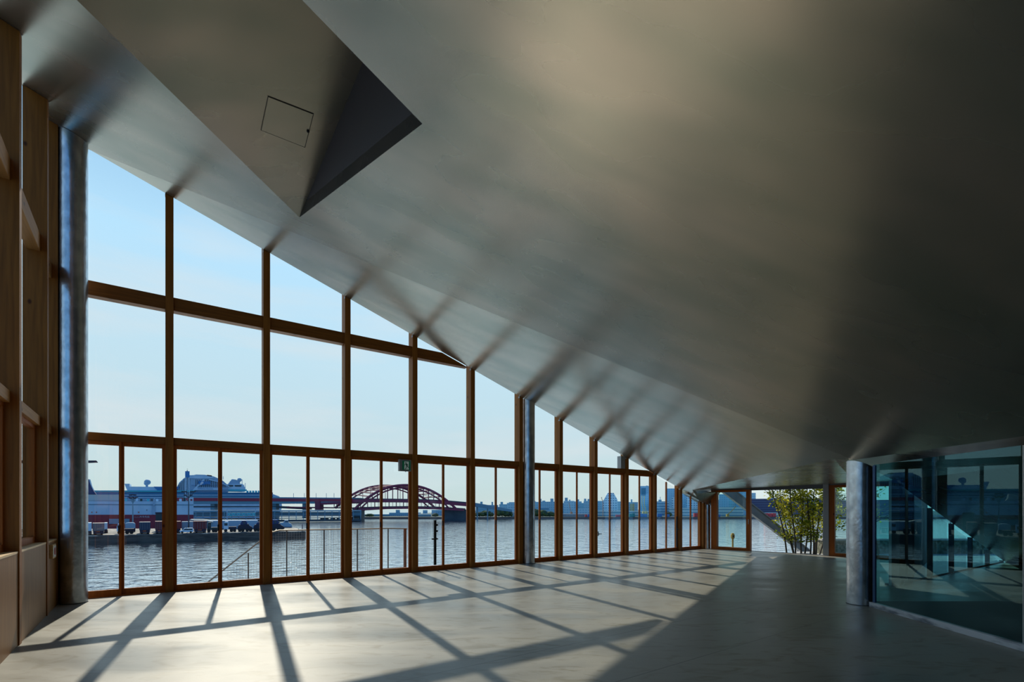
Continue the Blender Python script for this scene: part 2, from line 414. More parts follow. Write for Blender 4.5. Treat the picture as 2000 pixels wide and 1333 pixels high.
c.prism([P1, P2, hp(P2)], off); c.build('recess_cheek', M['cheek'], parent=ceil_main)
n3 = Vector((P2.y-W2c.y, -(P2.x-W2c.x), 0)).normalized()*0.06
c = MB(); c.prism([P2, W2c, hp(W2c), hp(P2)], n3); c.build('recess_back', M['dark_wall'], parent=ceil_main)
# hatch
hz = [hit(x, y, HP) for x, y in ((523, 187), (613, 222), (596, 288), (509, 254))]
hn = HP.n * -1
ht = thing('ceiling_hatch', 'square flush metal access hatch in the tilted ceiling panel', 'hatch', hz[0])
cen = sum(hz, Vector())/4
def loc(p): return p - hz[0]
c = MB()
for i in range(4):
    a, b = hz[i], hz[(i+1) % 4]
    ai, bi = a + (cen-a)*0.022, b + (cen-b)*0.022
    c.prism([loc(a + hn*0.001), loc(b + hn*0.001), loc(bi + hn*0.001), loc(ai + hn*0.001)], hn*0.004)
c.build('frame', M['black'], parent=ht)
c = MB(); c.prism([loc(p + (cen-p)*0.035 + hn*0.001) for p in hz], hn*0.006); c.build('panel', M['ceiling'], parent=ht)
mid = (hz[1]+hz[2])/2 + (cen-(hz[1]+hz[2])/2)*0.06
c = MB(); c.ball(loc(mid + hn*0.01), 0.018); c.build('latch', M['black'], parent=ht)

# soffit beyond the strip, above the far right wall
def Rtop(s): return 2.17 + 0.09*s/RLEN
h0 = Rw(-0.55, 0.25, Rtop(0)); h1 = Rw(RLEN+1.7, 0.25, Rtop(RLEN+1.6))
c = MB()
Bc = Vector((5.62, 7.35, 2.25))
tri = [(E1, Rw(-0.2, 0.25, Rtop(0)+0.02), E2), (Rw(-0.2, 0.25, Rtop(0)+0.02), Rw(RLEN, 0.25, Rtop(RLEN)+0.02), E2),
       (E2, Rw(RLEN, 0.25, Rtop(RLEN)+0.02), B_TOP), (Rw(RLEN, 0.25, Rtop(RLEN)+0.02), Rw(RLEN+1.7, 0.25, 2.3), B_TOP)]
for t3 in tri: c.prism(t3, TH)
sof = c.build('soffit', M['ceiling'], parent=ceil_main)
# roof over the space behind the glass partition, sloping down to the ground
c = MB()
w0 = Vector((W2a.x, W2a.y, 2.04)); 
def zw2(s): return 2.04 - 0.268*s
w1 = W2a + W2u*7.6; w1.z = 0.0
BT = Vector((B_TOP.x, B_TOP.y, 2.255)); G1t = Vector((G1.x, G1.y, 2.20))
for t3 in ((BT, Rw(RLEN+1.7, 0.25, 2.3), w0), (BT, w0, G1t), (w0, w1, G1t), (w1, Vector((14.5, -3.6, 0)), G1t)):
    c.prism(t3, TH)
c.build('side_ceiling', M['ceiling'], parent=ceil_main)
# edge beam at the low corner of the roof
c = MB()
e0, e1 = W(15.05, -0.02, 0), W(16.5, -0.02, 0)
def eb(s, d, dz): return W(s, d, S1(W(s, 0, 0).x, W(s, 0, 0).y)+dz)
c.hexa([eb(15.1, -0.03, -0.06), eb(16.55, -0.03, -0.04), eb(16.55, 0.26, -0.04), eb(15.1, 0.26, -0.0),
        eb(15.1, -0.03, 0.12), eb(16.55, -0.40, 0.50), eb(16.55, 0.26, 0.50), eb(15.1, 0.26, 0.12)])
c.build('edge_beam', M['ceiling'], parent=ceil_main)

# ------------------------------------------------------------------ long window wall
def zt(s, d=0.0): w = W(s, 0, 0); return S1(w.x, w.y) + d*1.0
posts = [0.0, 1.57, 3.15, 4.71, 6.28, 7.80, 9.23, 10.63, 12.03, 13.43, 14.83, 16.22]     # right edge of each post
PW, PD = 0.12, 0.24
ordn = ['first', 'second', 'third', 'fourth', 'fifth', 'sixth', 'seventh', 'eighth', 'ninth', 'tenth', 'eleventh', 'twelfth']
plab = ['tallest cedar post of the long window wall, right of the big left column',
        'second cedar post of the long window wall, left of the mesh railing outside',
        'third cedar post of the long window wall, hiding the left end of the arch bridge',
        'cedar post of the long window wall right beside the green exit sign',
        'fifth cedar post of the long window wall, where the upper rail dies into the ceiling',
        'cedar post hidden close behind the left side of the middle steel column',
        'first cedar post to the right of the middle steel column',
        'second cedar post to the right of the middle steel column, with a small lever handle',
        'third cedar post right of the middle steel column, with a grey plate at its top',
        'cedar post under the end of the lower rail, fourth right of the middle column',
        'short cedar post, next to last before the thin corner column',
        'shortest cedar post, beside the thin corner column']
for i, s in enumerate(posts):
    t = thing('timber_post', plab[i], 'post', W(s-PW/2, 0, 0), UR, 'cedar posts of the long window wall')
    m = MB()
    cs = [(-PW/2, 0), (PW/2, 0), (PW/2, PD), (-PW/2, PD)]
    tops = []
    for x, y in cs:
        tops.append((x, y, zt(s-PW/2+x, y)-0.004))
    m.hexa([(x, y, 0) for x, y in cs] + tops)
    m.build('post_body', M['post'], parent=t)
    m = MB(); m.box((-PW/2-0.004, -0.004, tops[0][2]-0.04), (-PW/2+0.0, 0.06, tops[0][2]-0.0)); m.build('top_plate', M['steel_plain'], parent=t)
Z1a, Z1b, Z2a, Z2b = 2.65, 2.78, 5.07, 5.31
GLD = 0.15
bays = [(-1.35, posts[0]-PW)] + [(posts[i], posts[i+1]-PW) for i in range(11)]
win_n = 0
for bi, (sa, sb) in enumerate(bays):
    win_n += 1
    wl_ = struct_empty('window_%d' % win_n, W(sa, 0, 0), UR)
    Lb = sb - sa
    ztop = lambda x, d=0.0: zt(sa+x, d)
    def beamseg(za, zb, name):
        # a rail cut off where the sloping ceiling meets it
        def cut(z): 
            x = 0.0
            # ztop(x)=z
            t0, t1 = ztop(0), ztop(Lb)
            if t1 >= z: return Lb
            if t0 <= z: return 0.0
            return Lb*(t0-z)/(t0-t1)
        xa, xb = cut(za), cut(zb)
        if xa <= 0.02: return
        m = MB()
        pts = [(0, 0.035, za), (xa, 0.035, za), (max(xb, 0.0), 0.035, zb)] + ([(0, 0.035, zb)] if xb > 0.0 else [(0, 0.035, ztop(0))])
        if xa == Lb and xb < Lb: pts = [(0, 0.035, za), (Lb, 0.035, za), (Lb, 0.035, ztop(Lb)), (xb, 0.035, zb)] + ([(0, 0.035, zb)] if xb > 0 else [(0, 0.035, ztop(0))])
        clean = []
        for p in pts:
            if not clean or (Vector(p)-Vector(clean[-1])).length > 1e-3: clean.append(p)
        if (Vector(clean[0])-Vector(clean[-1])).length < 1e-3: clean.pop()
        m.prism(clean, (0, 0.17, 0)); m.build(name, M['beam'], parent=wl_, bevel=0.004)
    beamseg(Z1a, Z1b, 'lower_rail'); beamseg(Z2a, Z2b, 'upper_rail')
    def pane(za, zb, name='upper_pane'):
        # glass between two heights, following the ceiling
        t0, t1 = ztop(0, GLD)-0.003, ztop(Lb, GLD)-0.003
        if t0 <= za: return
        pts = [(0, za)]
        if t1 > za: pts.append((Lb, za))
        else: pts.append((Lb*(t0-za)/(t0-t1), za))
        if t1 > za: pts.append((Lb, min(zb, t1)))
        if t1 < zb < t0: pts.append((Lb*(t0-zb)/(t0-t1), zb))
        pts.append((0, min(zb, t0)))
        m = MB(); m.face([(x, GLD, z) for x, z in pts]); m.build(name, M['glass'], parent=wl_)
    pane(Z1b, Z2a); pane(Z2b, 9.0, 'top_pane')
    # two door leaves below
    mid = Lb/2
    for k, (xa, xb) in enumerate(((0, mid), (mid, Lb))):
        lf = bpy.data.objects.new('door_leaf', None); COL.objects.link(lf); lf.parent = wl_; lf.location = (xa, 0.07 + 0.035*k, 0)
        w_ = xb-xa
        hL = min(Z1a, ztop(xa)-0.006); hR = min(Z1a, ztop(xb)-0.006)
        sl = 0.05 if k == 0 else 0.035; sr_ = 0.035 if k == 0 else 0.05
        def tz(x): return hL + (hR-hL)*x/w_
        def stile(x0, x1): 
            m = MB(); m.hexa([(x0,0,0),(x1,0,0),(x1,0.045,0),(x0,0.045,0),(x0,0,tz(x0)),(x1,0,tz(x1)),(x1,0.045,tz(x1)),(x0,0.045,tz(x0))]); return m
        m = MB()
        for x0, x1 in ((0, sl), (w_-sr_, w_)):
            m.hexa([(x0,0,0),(x1,0,0),(x1,0.045,0),(x0,0.045,0),(x0,0,tz(x0)),(x1,0,tz(x1)),(x1,0.045,tz(x1)),(x0,0.045,tz(x0))])
        m.box((sl, 0, 0), (w_-sr_, 0.045, 0.115))
        if min(hL, hR) >= Z1a-1e-6: m.box((sl, 0, Z1a-0.07), (w_-sr_, 0.045, Z1a))
        m.build('frame', M['frame'], parent=lf)
        m = MB(); m.face([(sl, 0.022, 0.115), (w_-sr_, 0.022, 0.115), (w_-sr_, 0.022, tz(w_-sr_)), (sl, 0.022, tz(sl))])
        m.build('pane', M['glass'], parent=lf)
        if k == 0:
            m = MB(); m.box((w_-0.045, -0.014, 1.08), (w_-0.02, 0.0, 1.20)); m.box((w_-0.04, -0.03, 1.12), (w_-0.025, -0.01, 1.15))
            m.build('handle', M['black'], parent=lf)
    m = MB(); m.box((0, 0.03, -0.0), (Lb, 0.22, 0.018)); m.build('sill', M['frame'], parent=wl_)

def column(name, label, x, y, r, zf, h=None):
    t = thing(name, label, 'column', (x, y, 0), 0)
    n = 40; m = MB()
    lo = [m.bm.verts.new((r*math.cos(2*PI*k/n), r*math.sin(2*PI*k/n), 0)) for k in range(n)]
    hi = [m.bm.verts.new((r*math.cos(2*PI*k/n), r*math.sin(2*PI*k/n), (h if h else zf(x+r*math.cos(2*PI*k/n), y+r*math.sin(2*PI*k/n))-0.006))) for k in range(n)]
    for k in range(n): m.bm.faces.new((lo[k], lo[(k+1) % n], hi[(k+1) % n], hi[k]))
    m.bm.faces.new(lo[::-1]); m.bm.faces.new(hi)
    m.build('shaft', M['steel'], parent=t, smooth=True)
    m = MB(); m.lathe([(r+0.004, 0), (r+0.004, 0.012)], n=n); m.build('base_ring', M['steel_dark'], parent=t)
    return t
column('steel_column', 'tall thick galvanised steel column in the left corner, tinted blue by the sky', -6.98, 7.70, 0.175, lambda x, y: min(S2(x, y), S1(x, y)+0.3))
cc_ = W(7.98, -0.02, 0)
column('steel_column', 'slim galvanised steel column in the middle of the long window wall', cc_.x, cc_.y, 0.165, lambda x, y: S1(x, y))
column('steel_column', 'short thick galvanised steel column at the near end of the glass partition', 5.47, 7.60, 0.18, lambda x, y: min(S2(x, y), 2.26))
ce = W(16.22+0.19, 0.03, 0)
column('steel_column', 'thin short steel column in the far corner of the window wall', ce.x, ce.y, 0.115, lambda x, y: S1(x, y))

# small fittings on the long window wall
t = thing('door_lock_bar', 'upright black lock bar with a lever on the glass leaf right of the exit sign', 'lock', W(5.20, 0.06, 0.13), UR, 'black lock bars')
m = MB(); m.box((-0.03, 0, 0), (0.03, 0.03, 1.09)); m.build('bar', M['black'], parent=t)
m = MB(); m.box((-0.11, -0.05, 0.62), (0.05, -0.02, 0.65)); m.box((-0.01, -0.03, 0.61), (0.02, 0.0, 0.67)); m.build('lever', M['black'], parent=t)
for z_ in (0.95, 0.8): m = MB(); m.box((0.03, 0, z_), (0.07, 0.02, z_+0.045)); m.build('bracket', M['black'], parent=t)
t = thing('door_lock_bar', 'upright black lock bar beside the next to last cedar post', 'lock', W(14.62, 0.06, 0.13), UR, 'black lock bars')
m = MB(); m.box((-0.025, 0, 0), (0.025, 0.03, 1.09)); m.build('bar', M['black'], parent=t)
m = MB(); m.box((-0.08, -0.05, 0.62), (0.03, -0.02, 0.65)); m.build('lever', M['black'], parent=t)
t = thing('lever_handle', 'small dark lever handle on a cedar post right of the middle column', 'handle', W(10.65, 0.0, 0.66), UR)
m = MB(); m.box((-0.015, -0.012, 0), (0.01, 0.0, 0.14)); m.build('plate', M['black'], parent=t)
m = MB(); m.box((-0.015, -0.05, 0.05), (0.11, -0.03, 0.07)); m.box((-0.01, -0.05, 0.045), (0.01, -0.01, 0.075)); m.build('lever', M['black'], parent=t)
t = thing('steel_bracket', 'grey steel bracket plate above the lower rail under the ceiling', 'bracket', W(11.70, 0.03, 2.78), UR)
m = MB(); m.box((0, 0, 0), (0.19, 0.16, 0.40)); m.build('plate', M['steel_plain'], parent=t)
m = MB(); m.ball((0.07, -0.005, 0.22), 0.022); m.build('bolt', M['chrome'], parent=t)

# exit sign
M['sign_body'] = mat('sign_body', (0.20, 0.20, 0.20), 0.5)
M['green'] = mat('sign_green', (0.0, 0.13, 0.055), 0.4, emis=((0.0, 0.13, 0.055), 0.12))
M['sign_white'] = mat('sign_white', (0.62, 0.72, 0.66), 0.4, emis=((0.6, 0.72, 0.65), 0.06))
M['sign_figure'] = mat('sign_figure', (0.0, 0.07, 0.03), 0.4)
SG = 0.285
t = thing('exit_sign', 'green running-man exit sign hung at the lower rail beside a cedar post', 'sign', W(4.70-PW-SG-0.07, -0.10, 2.36), UR)
m = MB(); m.box((0, 0, 0), (SG, 0.09, 0.265)); m.build('housing', M['sign_body'], parent=t, bevel=0.004)
x0, x1, z0, z1 = 0.065, SG-0.022, 0.03, 0.238
m = MB(); m.box((x0, -0.003, z0), (x1, 0, z1)); m.build('face', M['green'], parent=t)
def flat(mb, pts, y0, y1): mb.prism([(x, y0, z) for x, z in pts], (0, y1-y0, 0))
wx, wz = x1-x0, z1-z0
def pz(l): return [(x0+wx*a, z0+wz*b) for a, b in l]
m = MB(); flat(m, pz([(0.24, 0.04), (0.80, 0.04), (0.80, 0.93), (0.24, 0.93)]), -0.003, -0.005); m.build('doorway', M['sign_white'], parent=t)
m = MB()
flat(m, [(x0+wx*(0.43+0.065*math.cos(a*PI/8)), z0+wz*0.80+wx*0.065*math.sin(a*PI/8)) for a in range(16)], -0.005, -0.007)
for l in ([(0.42,0.70),(0.53,0.73),(0.62,0.50),(0.52,0.43),(0.44,0.50)], [(0.44,0.70),(0.40,0.71),(0.28,0.60),(0.27,0.48),(0.31,0.48),(0.33,0.57),(0.43,0.63)],
          [(0.54,0.71),(0.66,0.60),(0.76,0.55),(0.75,0.50),(0.64,0.54),(0.55,0.60)], [(0.52,0.46),(0.62,0.48),(0.72,0.36),(0.90,0.30),(0.89,0.24),(0.68,0.29),(0.60,0.36)],
          [(0.50,0.46),(0.57,0.42),(0.50,0.22),(0.40,0.06),(0.28,0.06),(0.28,0.10),(0.36,0.12),(0.44,0.26)]):
    flat(m, pz(l), -0.005, -0.007)
m.build('running_figure', M['sign_figure'], parent=t)
m = MB(); m.ball((SG*0.55, 0.03, -0.006), 0.012, 10); m.build('test_button', M['white'], parent=t)

# ------------------------------------------------------------------ left wall
lposts = [3.72, 2.741, 0.924, -0.893, -2.71, -4.53, -6.34, -8.15]
LR = math.atan2(LW.y, LW.x)
llab = ['narrow-looking cedar post of the left wall tight against the big corner column',
        'second cedar post of the left wall, next nearer than the one at the corner column',
        'nearest visible cedar post at the left edge, broad knotty side']
for i, t0 in enumerate(lposts):
    if i < 3: t = thing('timber_post', llab[i], 'post', Lw(t0-0.06, 0, 0), LR, 'cedar posts of the left wall')
    else: t = thing('timber_post', 'cedar post of the left wall behind the camera', 'post', Lw(t0-0.06, 0, 0), LR, 'cedar posts of the left wall')
    cs = [(-0.06, -0.012), (0.06, -0.012), (0.06, 0.235), (-0.06, 0.235)]
    m = MB(); tops = []
    for x, y in cs:
        w = Lw(t0-0.06+x, y, 0)
        # the recess cuts above part of the wall
        z = S2(w.x, w.y)
        tops.append((x, y, z-0.005))
    # local y axis of the thing is +90 deg from LW, i.e. outward
    m.hexa([(x, y, 0) for x, y in cs] + tops); m.build('post_body', M['post'], parent=t)
edges = [3.98] + lposts
for i in range(len(edges)-1):
    tb, ta = edges[i]-(0.12 if i > 0 else 0), edges[i+1]
    if tb - ta < 0.05: continue
    win_n += 1
    wl_ = struct_empty('window_%d' % win_n, Lw(ta, 0, 0), LR)
    Lb = tb-ta
    def zz(x, d): w = Lw(ta+x, d, 0); return S2(w.x, w.y)-0.005
    top0, top1 = zz(0, 0.16), zz(Lb, 0.16)
    in_recess = -3.0 < ta < 1.0
    ztp = min(zz(0, 0.0), zz(Lb, 0.0))
    for za, zb, nm in ((Z1a, Z1b, 'lower_rail'), (Z2a, Z2b, 'upper_rail')):
        if zb < ztp:
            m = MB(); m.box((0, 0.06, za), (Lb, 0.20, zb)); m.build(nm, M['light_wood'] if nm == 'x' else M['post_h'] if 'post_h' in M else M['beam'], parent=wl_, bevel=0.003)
    m = MB(); m.box((0, 0.0, 0.0), (Lb, 0.03, 1.01)); m.build('lower_panel', M['panel'], parent=wl_)
    m = MB(); m.box((0, -0.002, 1.01), (Lb, 0.235, 1.032)); m.build('sill', M['light_wood'], parent=wl_)
    m = MB(); m.box((0, 0.20, 0), (Lb, 0.235, 1.01)); m.build('outer_panel', M['steel_plain'], parent=wl_)
    # sash frame between sill and lower rail
    m = MB()
    fr = 0.05
    m.box((0, 0.11, 1.032), (fr, 0.17, Z1a)); m.box((Lb-fr, 0.11, 1.032), (Lb, 0.17, Z1a)); m.box((fr, 0.11, 1.032), (Lb-fr, 0.17, 1.032+fr+0.03)); m.box((fr, 0.11, Z1a-fr), (Lb-fr, 0.17, Z1a))
    m.build('frame', M['frame'], parent=wl_)
    m = MB(); m.face([(fr, 0.15, 1.112), (Lb-fr, 0.15, 1.112), (Lb-fr, 0.15, Z1a-fr), (fr, 0.15, Z1a-fr)]); m.build('pane', M['glass'], parent=wl_)
    zc = min(Z2a, top0, top1)
    m = MB(); m.face([(0, 0.225, Z1b), (Lb, 0.225, Z1b), (Lb, 0.225, zc if ztp > Z2b else top1), (0, 0.225, zc if ztp > Z2b else top0)]); m.build('pane', M['glass_left'], parent=wl_)
    if ztp > Z2b:
        m = MB(); m.face([(0, 0.225, Z2b), (Lb, 0.225, Z2b), (Lb, 0.225, top1), (0, 0.225, top0)]); m.build('pane', M['glass_left'], parent=wl_)

# upper wall where the recess meets the left wall
c = MB()
ta_ = (Vector((W1c.x, W1c.y, 0))-LP).dot(LW); tb_ = (Vector((W2c.x, W2c.y, 0))-LP).dot(LW)
pts = [s2(Lw(ta_, 0.25, 0)), s2(Lw(tb_, 0.25, 0)), hp(Lw(tb_, 0.25, 0)), hp(Lw(ta_, 0.25, 0))]
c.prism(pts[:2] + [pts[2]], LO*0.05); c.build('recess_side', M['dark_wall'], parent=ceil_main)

t = thing('alarm_box', 'square wooden-cased box with a red oval face on the low wall panel', 'alarm', Lw(2.90, -0.001, 0.775), LR)
bw = 0.30
m = MB(); m.box((0, -0.035, 0), (bw, 0, 0.20)); m.build('case', M['light_wood'], parent=t)
m = MB(); m.box((0.02, -0.038, 0.018), (bw-0.02, -0.035, 0.182)); m.build('face', M['white'], parent=t)
m = MB(); m.prism([(bw*0.52+0.055*math.cos(a*PI/10), -0.038, 0.10+0.055*math.sin(a*PI/10)) for a in range(20)], (0, -0.005, 0)); m.build('red_disc', mat('alarm_red', (0.35, 0.02, 0.02), 0.4), parent=t)
t = thing('wall_switch', 'small grey switch plate between the alarm box and the corner column', 'switch', Lw(3.30, -0.001, 0.86), LR)
m = MB(); m.box((0, -0.01, 0), (0.09, 0, 0.11)); m.build('plate', M['steel_plain'], parent=t)
m = MB(); m.box((0.03, -0.016, 0.03), (0.06, -0.01, 0.08)); m.build('rocker', M['black'], parent=t)

# ------------------------------------------------------------------ walls behind the camera and on the right
m = MB(); bp = Lw(-9.4, 0, 0); g1f = Vector((14.5, -3.6, 0))
m.prism([Vector((bp.x-0.4, -3.4, 0)), Vector((14.6, -3.4, 0)), Vector((14.6, -3.4, 2.3)), Vector((G1.x, -3.4, 2.3)), Vector((bp.x-0.4, -3.4, 4.6))], (0, -0.15, 0))
m.build('wall_back', M['dark_wall'], kind='structure')
m = MB(); n_ = Vector((D1.y-D0.y, -(D1.x-D0.x), 0)).normalized()*0.12
m.prism([D0, D1, D1+Vector((0,0,2.3)), D0+Vector((0,0,2.05))], n_); m.build('wall_side', M['dark_wall'], kind='structure')

# glass partition
GR = math.atan2(GD.y, GD.x)
gp = struct_empty('wall_glass', (GP.x, GP.y, 0), GR, 'teal glass partition on a pale stone curb')
cuts = [0.0, 3.05, 6.1, 9.2, 10.6]
def gz(x): w = GP + GD*x; return S2(w.x, w.y)-0.004
cuts[1] = 2.26
cuts[2] = 5.3; cuts[3] = 8.3
for a, b in zip(cuts, cuts[1:]):
    m = MB(); m.prism([(a+0.006, 0.0, 0.075), (b-0.006, 0.0, 0.075), (b-0.006, 0.0, gz(b)), (a+0.006, 0.0, gz(a))], (0, 0.001, 0))
    m.bm.free(); m = MB(); m.face([(a+0.006, 0.0, 0.075), (b-0.006, 0.0, 0.075), (b-0.006, 0.0, gz(b)), (a+0.006, 0.0, gz(a))])
    m.build('pane', M['glass_teal'], parent=gp)
    m = MB(); m.box((b-0.006, -0.006, 0.075), (b+0.006, 0.006, gz(b)-0.002)); m.build('seal', M['steel_plain'], parent=gp)
m = MB(); m.box((0.0, -0.012, 0.0), (0.05, 0.012, gz(0)-0.01)); m.build('edge_post', mat('edge_blue', (0.04, 0.09, 0.2), 0.3, 0.4), parent=gp)
M['curb'] = mat('veined_stone', (0.42, 0.45, 0.50), 0.35, 0, noise=((3.0, 9, 14), (0.10, 0.12, 0.15), 0.48, 0.66))
m = MB(); m.box((-0.02, -0.05, 0.0), (1.9+2.0, 0.02, 0.075)); m.build('baseboard_glass', M['curb'], parent=gp, bevel=0.003)
m = MB(); m.box((3.905, -0.05, 0.0), (10.6, 0.02, 0.075)); m.build('baseboard_glass', M['curb'], parent=gp, bevel=0.003)

# near-black sheet laid over the floor behind the partition, standing in for a dark void
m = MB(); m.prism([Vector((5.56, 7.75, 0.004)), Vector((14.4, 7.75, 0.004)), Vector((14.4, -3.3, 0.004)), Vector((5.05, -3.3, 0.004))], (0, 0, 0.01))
m.build('floor_dark', mat('dark_void', (0.014, 0.010, 0.009), 0.6), kind='structure')

# window band of the space behind the partition
W2R = math.atan2(W2u.y, W2u.x)
wl_ = struct_empty('window_%d' % (win_n+1), W2a, W2R); win_n += 1
cut2 = [0.0, 0.95, 2.0, 3.35, 4.7, 6.1, 7.4]
for k, x in enumerate(cut2):
    h = max(0.05, zw2(x)-0.02)
    m = MB(); m.hexa([(x-0.04,0,0),(x+0.04,0,0),(x+0.04,0.08,0),(x-0.04,0.08,0),(x-0.04,0,max(0.03,zw2(x-0.04))),(x+0.04,0,max(0.02,zw2(x+0.04))),(x+0.04,0.08,max(0.02,zw2(x+0.04))),(x-0.04,0.08,max(0.03,zw2(x-0.04)))])
    m.build('mullion', M['steel_plain'], parent=wl_)
    if k < len(cut2)-1:
        xb = cut2[k+1]
        m = MB(); m.face([(x+0.06, 0.1, 0.03), (xb-0.06, 0.1, 0.03), (xb-0.06, 0.1, max(0.04, zw2(xb-0.06))), (x+0.06, 0.1, zw2(x+0.06))]); m.build('pane', M['glass'], parent=wl_)
m = MB(); m.box((0, 0.02, 0.0), (7.5, 0.16, 0.035)); m.build('sill', M['steel_dark'], parent=wl_)

# ------------------------------------------------------------------ far right wall: framed windows, open bay, post
RR = math.atan2(RU.y, RU.x)
def rs(px):                               # distance along the far right wall seen at a column of the photograph
    k = (px-1000)/F; return (k*R0.y - R0.x)/(RU.x - k*RU.y)
def local_r(s): return s
wr = struct_empty('window_%d' % (win_n+1), R0, RR); win_n += 1
YS = 1.0 if Vector((-RU.y, RU.x, 0)).dot(RO) > 0 else -1.0    # local y that points outdoors
def rbox(m, s0, s1, d0, d1, z0, z1): m.box((s0, min(YS*d0, YS*d1), z0), (s1, max(YS*d0, YS*d1), z1))
def framed(parent, sa, sb, wl, wr_, zt_, gm):
    m = MB(); rbox(m, sa, sa+wl, 0.0, 0.16, 0, zt_); rbox(m, sb-wr_, sb, 0.0, 0.16, 0, zt_); rbox(m, sa+wl, sb-wr_, 0.0, 0.16, zt_-0.075, zt_); rbox(m, sa+wl, sb-wr_, 0.0, 0.16, 0, 0.10)
    m.build('frame', M['frame'], parent=parent)
    m = MB(); m.face([(sa+wl, YS*0.09, 0.10), (sb-wr_, YS*0.09, 0.10), (sb-wr_, YS*0.09, zt_-0.075), (sa+wl, YS*0.09, zt_-0.075)]); m.build('pane', gm, parent=parent)
sA, sB, sC, sD = rs(1388.5), rs(1465), rs(1607.5), rs(1619)
framed(wr, sA, sB, (rs(1400)-rs(1388.5)), (rs(1465)-rs(1457)), 2.17, M['glass_tint'])
m = MB(); rbox(m, sB-0.06, sB-0.04, -0.02, 0.0, 0.95, 1.12); m.build('handle', M['chrome'], parent=wr)
wr2 = struct_empty('door_1', R0, RR)
m = MB(); rbox(m, sB, sC, 0.05, 0.16, 2.14, 2.20); m.build('head_track', M['steel_dark'], parent=wr2)
m = MB(); rbox(m, sB, sC, 0.03, 0.16, 0.0, 0.012); m.build('floor_track', M['steel_dark'], parent=wr2)
wr3 = struct_empty('window_%d' % (win_n+1), R0, RR); win_n += 1
framed(wr3, sD, RLEN+1.2, rs(1630)-rs(1619), 0.08, 2.24, M['glass_tint'])
m = MB(); rbox(m, -0.45, sB, 0.02, 0.16, 2.165, 2.42); m.build('header', M['steel_dark'], parent=wr)
m = MB(); rbox(m, sB, sC, 0.02, 0.16, 2.20, 2.42); m.build('header', M['steel_dark'], parent=wr2)
m = MB(); rbox(m, sD, RLEN+1.2, 0.02, 0.16, 2.235, 2.45); m.build('header', M['steel_dark'], parent=wr3)
t = thing('steel_post', 'flat grey steel post between the open bay and the framed window', 'post', Rw((sC+sD)/2, 0, 0), RR)
hw = (sD-sC)/2
m = MB(); m.box((-hw, -0.02, 0), (hw, 0.14, 2.30)); m.build('post_body', M['steel_plain'], parent=t, bevel=0.004)

# ------------------------------------------------------------------ just outside: brace, tree, terrace, railings
M['concrete'] = mat('brace_concrete', (0.24, 0.25, 0.25), 0.7, noise=((2, 2, 2), (0.18, 0.19, 0.19), 0.35, 0.65))
b0 = at(1400, 952, 18.9); b1 = at(1566, 1078, 17.9)
t = thing('diagonal_brace', 'inclined grey concrete roof brace outside the far corner window', 'brace', (b1.x, b1.y, 0))
m = MB()
def lb(p): return (p.x-b1.x, p.y-b1.y, p.z)
dn = Vector((0.10, 0.42, 0.0)); up = Vector((0, 0, 0.40))
m.hexa([lb(b1), lb(b1+Vector((0.34,0,0))), lb(b1+Vector((0.34,0,0))+dn), lb(b1+dn), lb(b0), lb(b0+Vector((0.55,0,0.02))), lb(b0+Vector((0.55,0,0.02))+dn), lb(b0+dn)])
m.build('brace_body', M['concrete'], parent=t)
m = MB(); q = Vector((0.30, -0.03, 0.02)); m.hexa([lb(b1+q), lb(b1+q+Vector((0.06,0,0))), lb(b1+q+Vector((0.06,0.3,0))), lb(b1+q+Vector((0,0.3,0))), lb(b0+q+Vector((0.2,0,0))), lb(b0+q+Vector((0.27,0,0))), lb(b0+q+Vector((0.27,0.3,0))), lb(b0+q+Vector((0.2,0.3,0)))])
m.build('side_rib', M['concrete'], parent=t)

# multi-stemmed tree
M['bark'] = mat('tree_bark', (0.055, 0.045, 0.03), 0.8)
def leaf_mat():
    m = bpy.data.materials.new('tree_leaf'); m.use_nodes = True
    t = m.node_tree; t.nodes.clear(); L = t.links.new
    out = t.nodes.new('ShaderNodeOutputMaterial'); mix = t.nodes.new('ShaderNodeMixShader'); mix.inputs[0].default_value = 0.6
    d = t.nodes.new('ShaderNodeBsdfDiffuse'); tr = t.nodes.new('ShaderNodeBsdfTranslucent')
    tc = t.nodes.new('ShaderNodeTexCoord'); nz = t.nodes.new('ShaderNodeTexNoise'); nz.inputs['Scale'].default_value = 2.2
    cr = t.nodes.new('ShaderNodeValToRGB'); cr.color_ramp.elements[0].position = 0.38; cr.color_ramp.elements[0].color = (0.08, 0.13, 0.012, 1)
    cr.color_ramp.elements[1].position = 0.62; cr.color_ramp.elements[1].color = (0.55, 0.52, 0.05, 1)
    L(tc.outputs['Object'], nz.inputs['Vector']); L(nz.outputs[0], cr.inputs[0]); L(cr.outputs[0], d.inputs[0]); L(cr.outputs[0], tr.inputs[0])
    L(d.outputs[0], mix.inputs[1]); L(tr.outputs[0], mix.inputs[2]); L(mix.outputs[0], out.inputs[0])
    return m
M['leaf'] = leaf_mat()
tb = Vector((10.05, 16.75, -0.15))
t = thing('garden_tree', 'leafy multi-stemmed young tree outside the open bay', 'tree', tb)
rnd = random.Random(3)
tbase = [tb]
stems = MB(); leaves = MB()
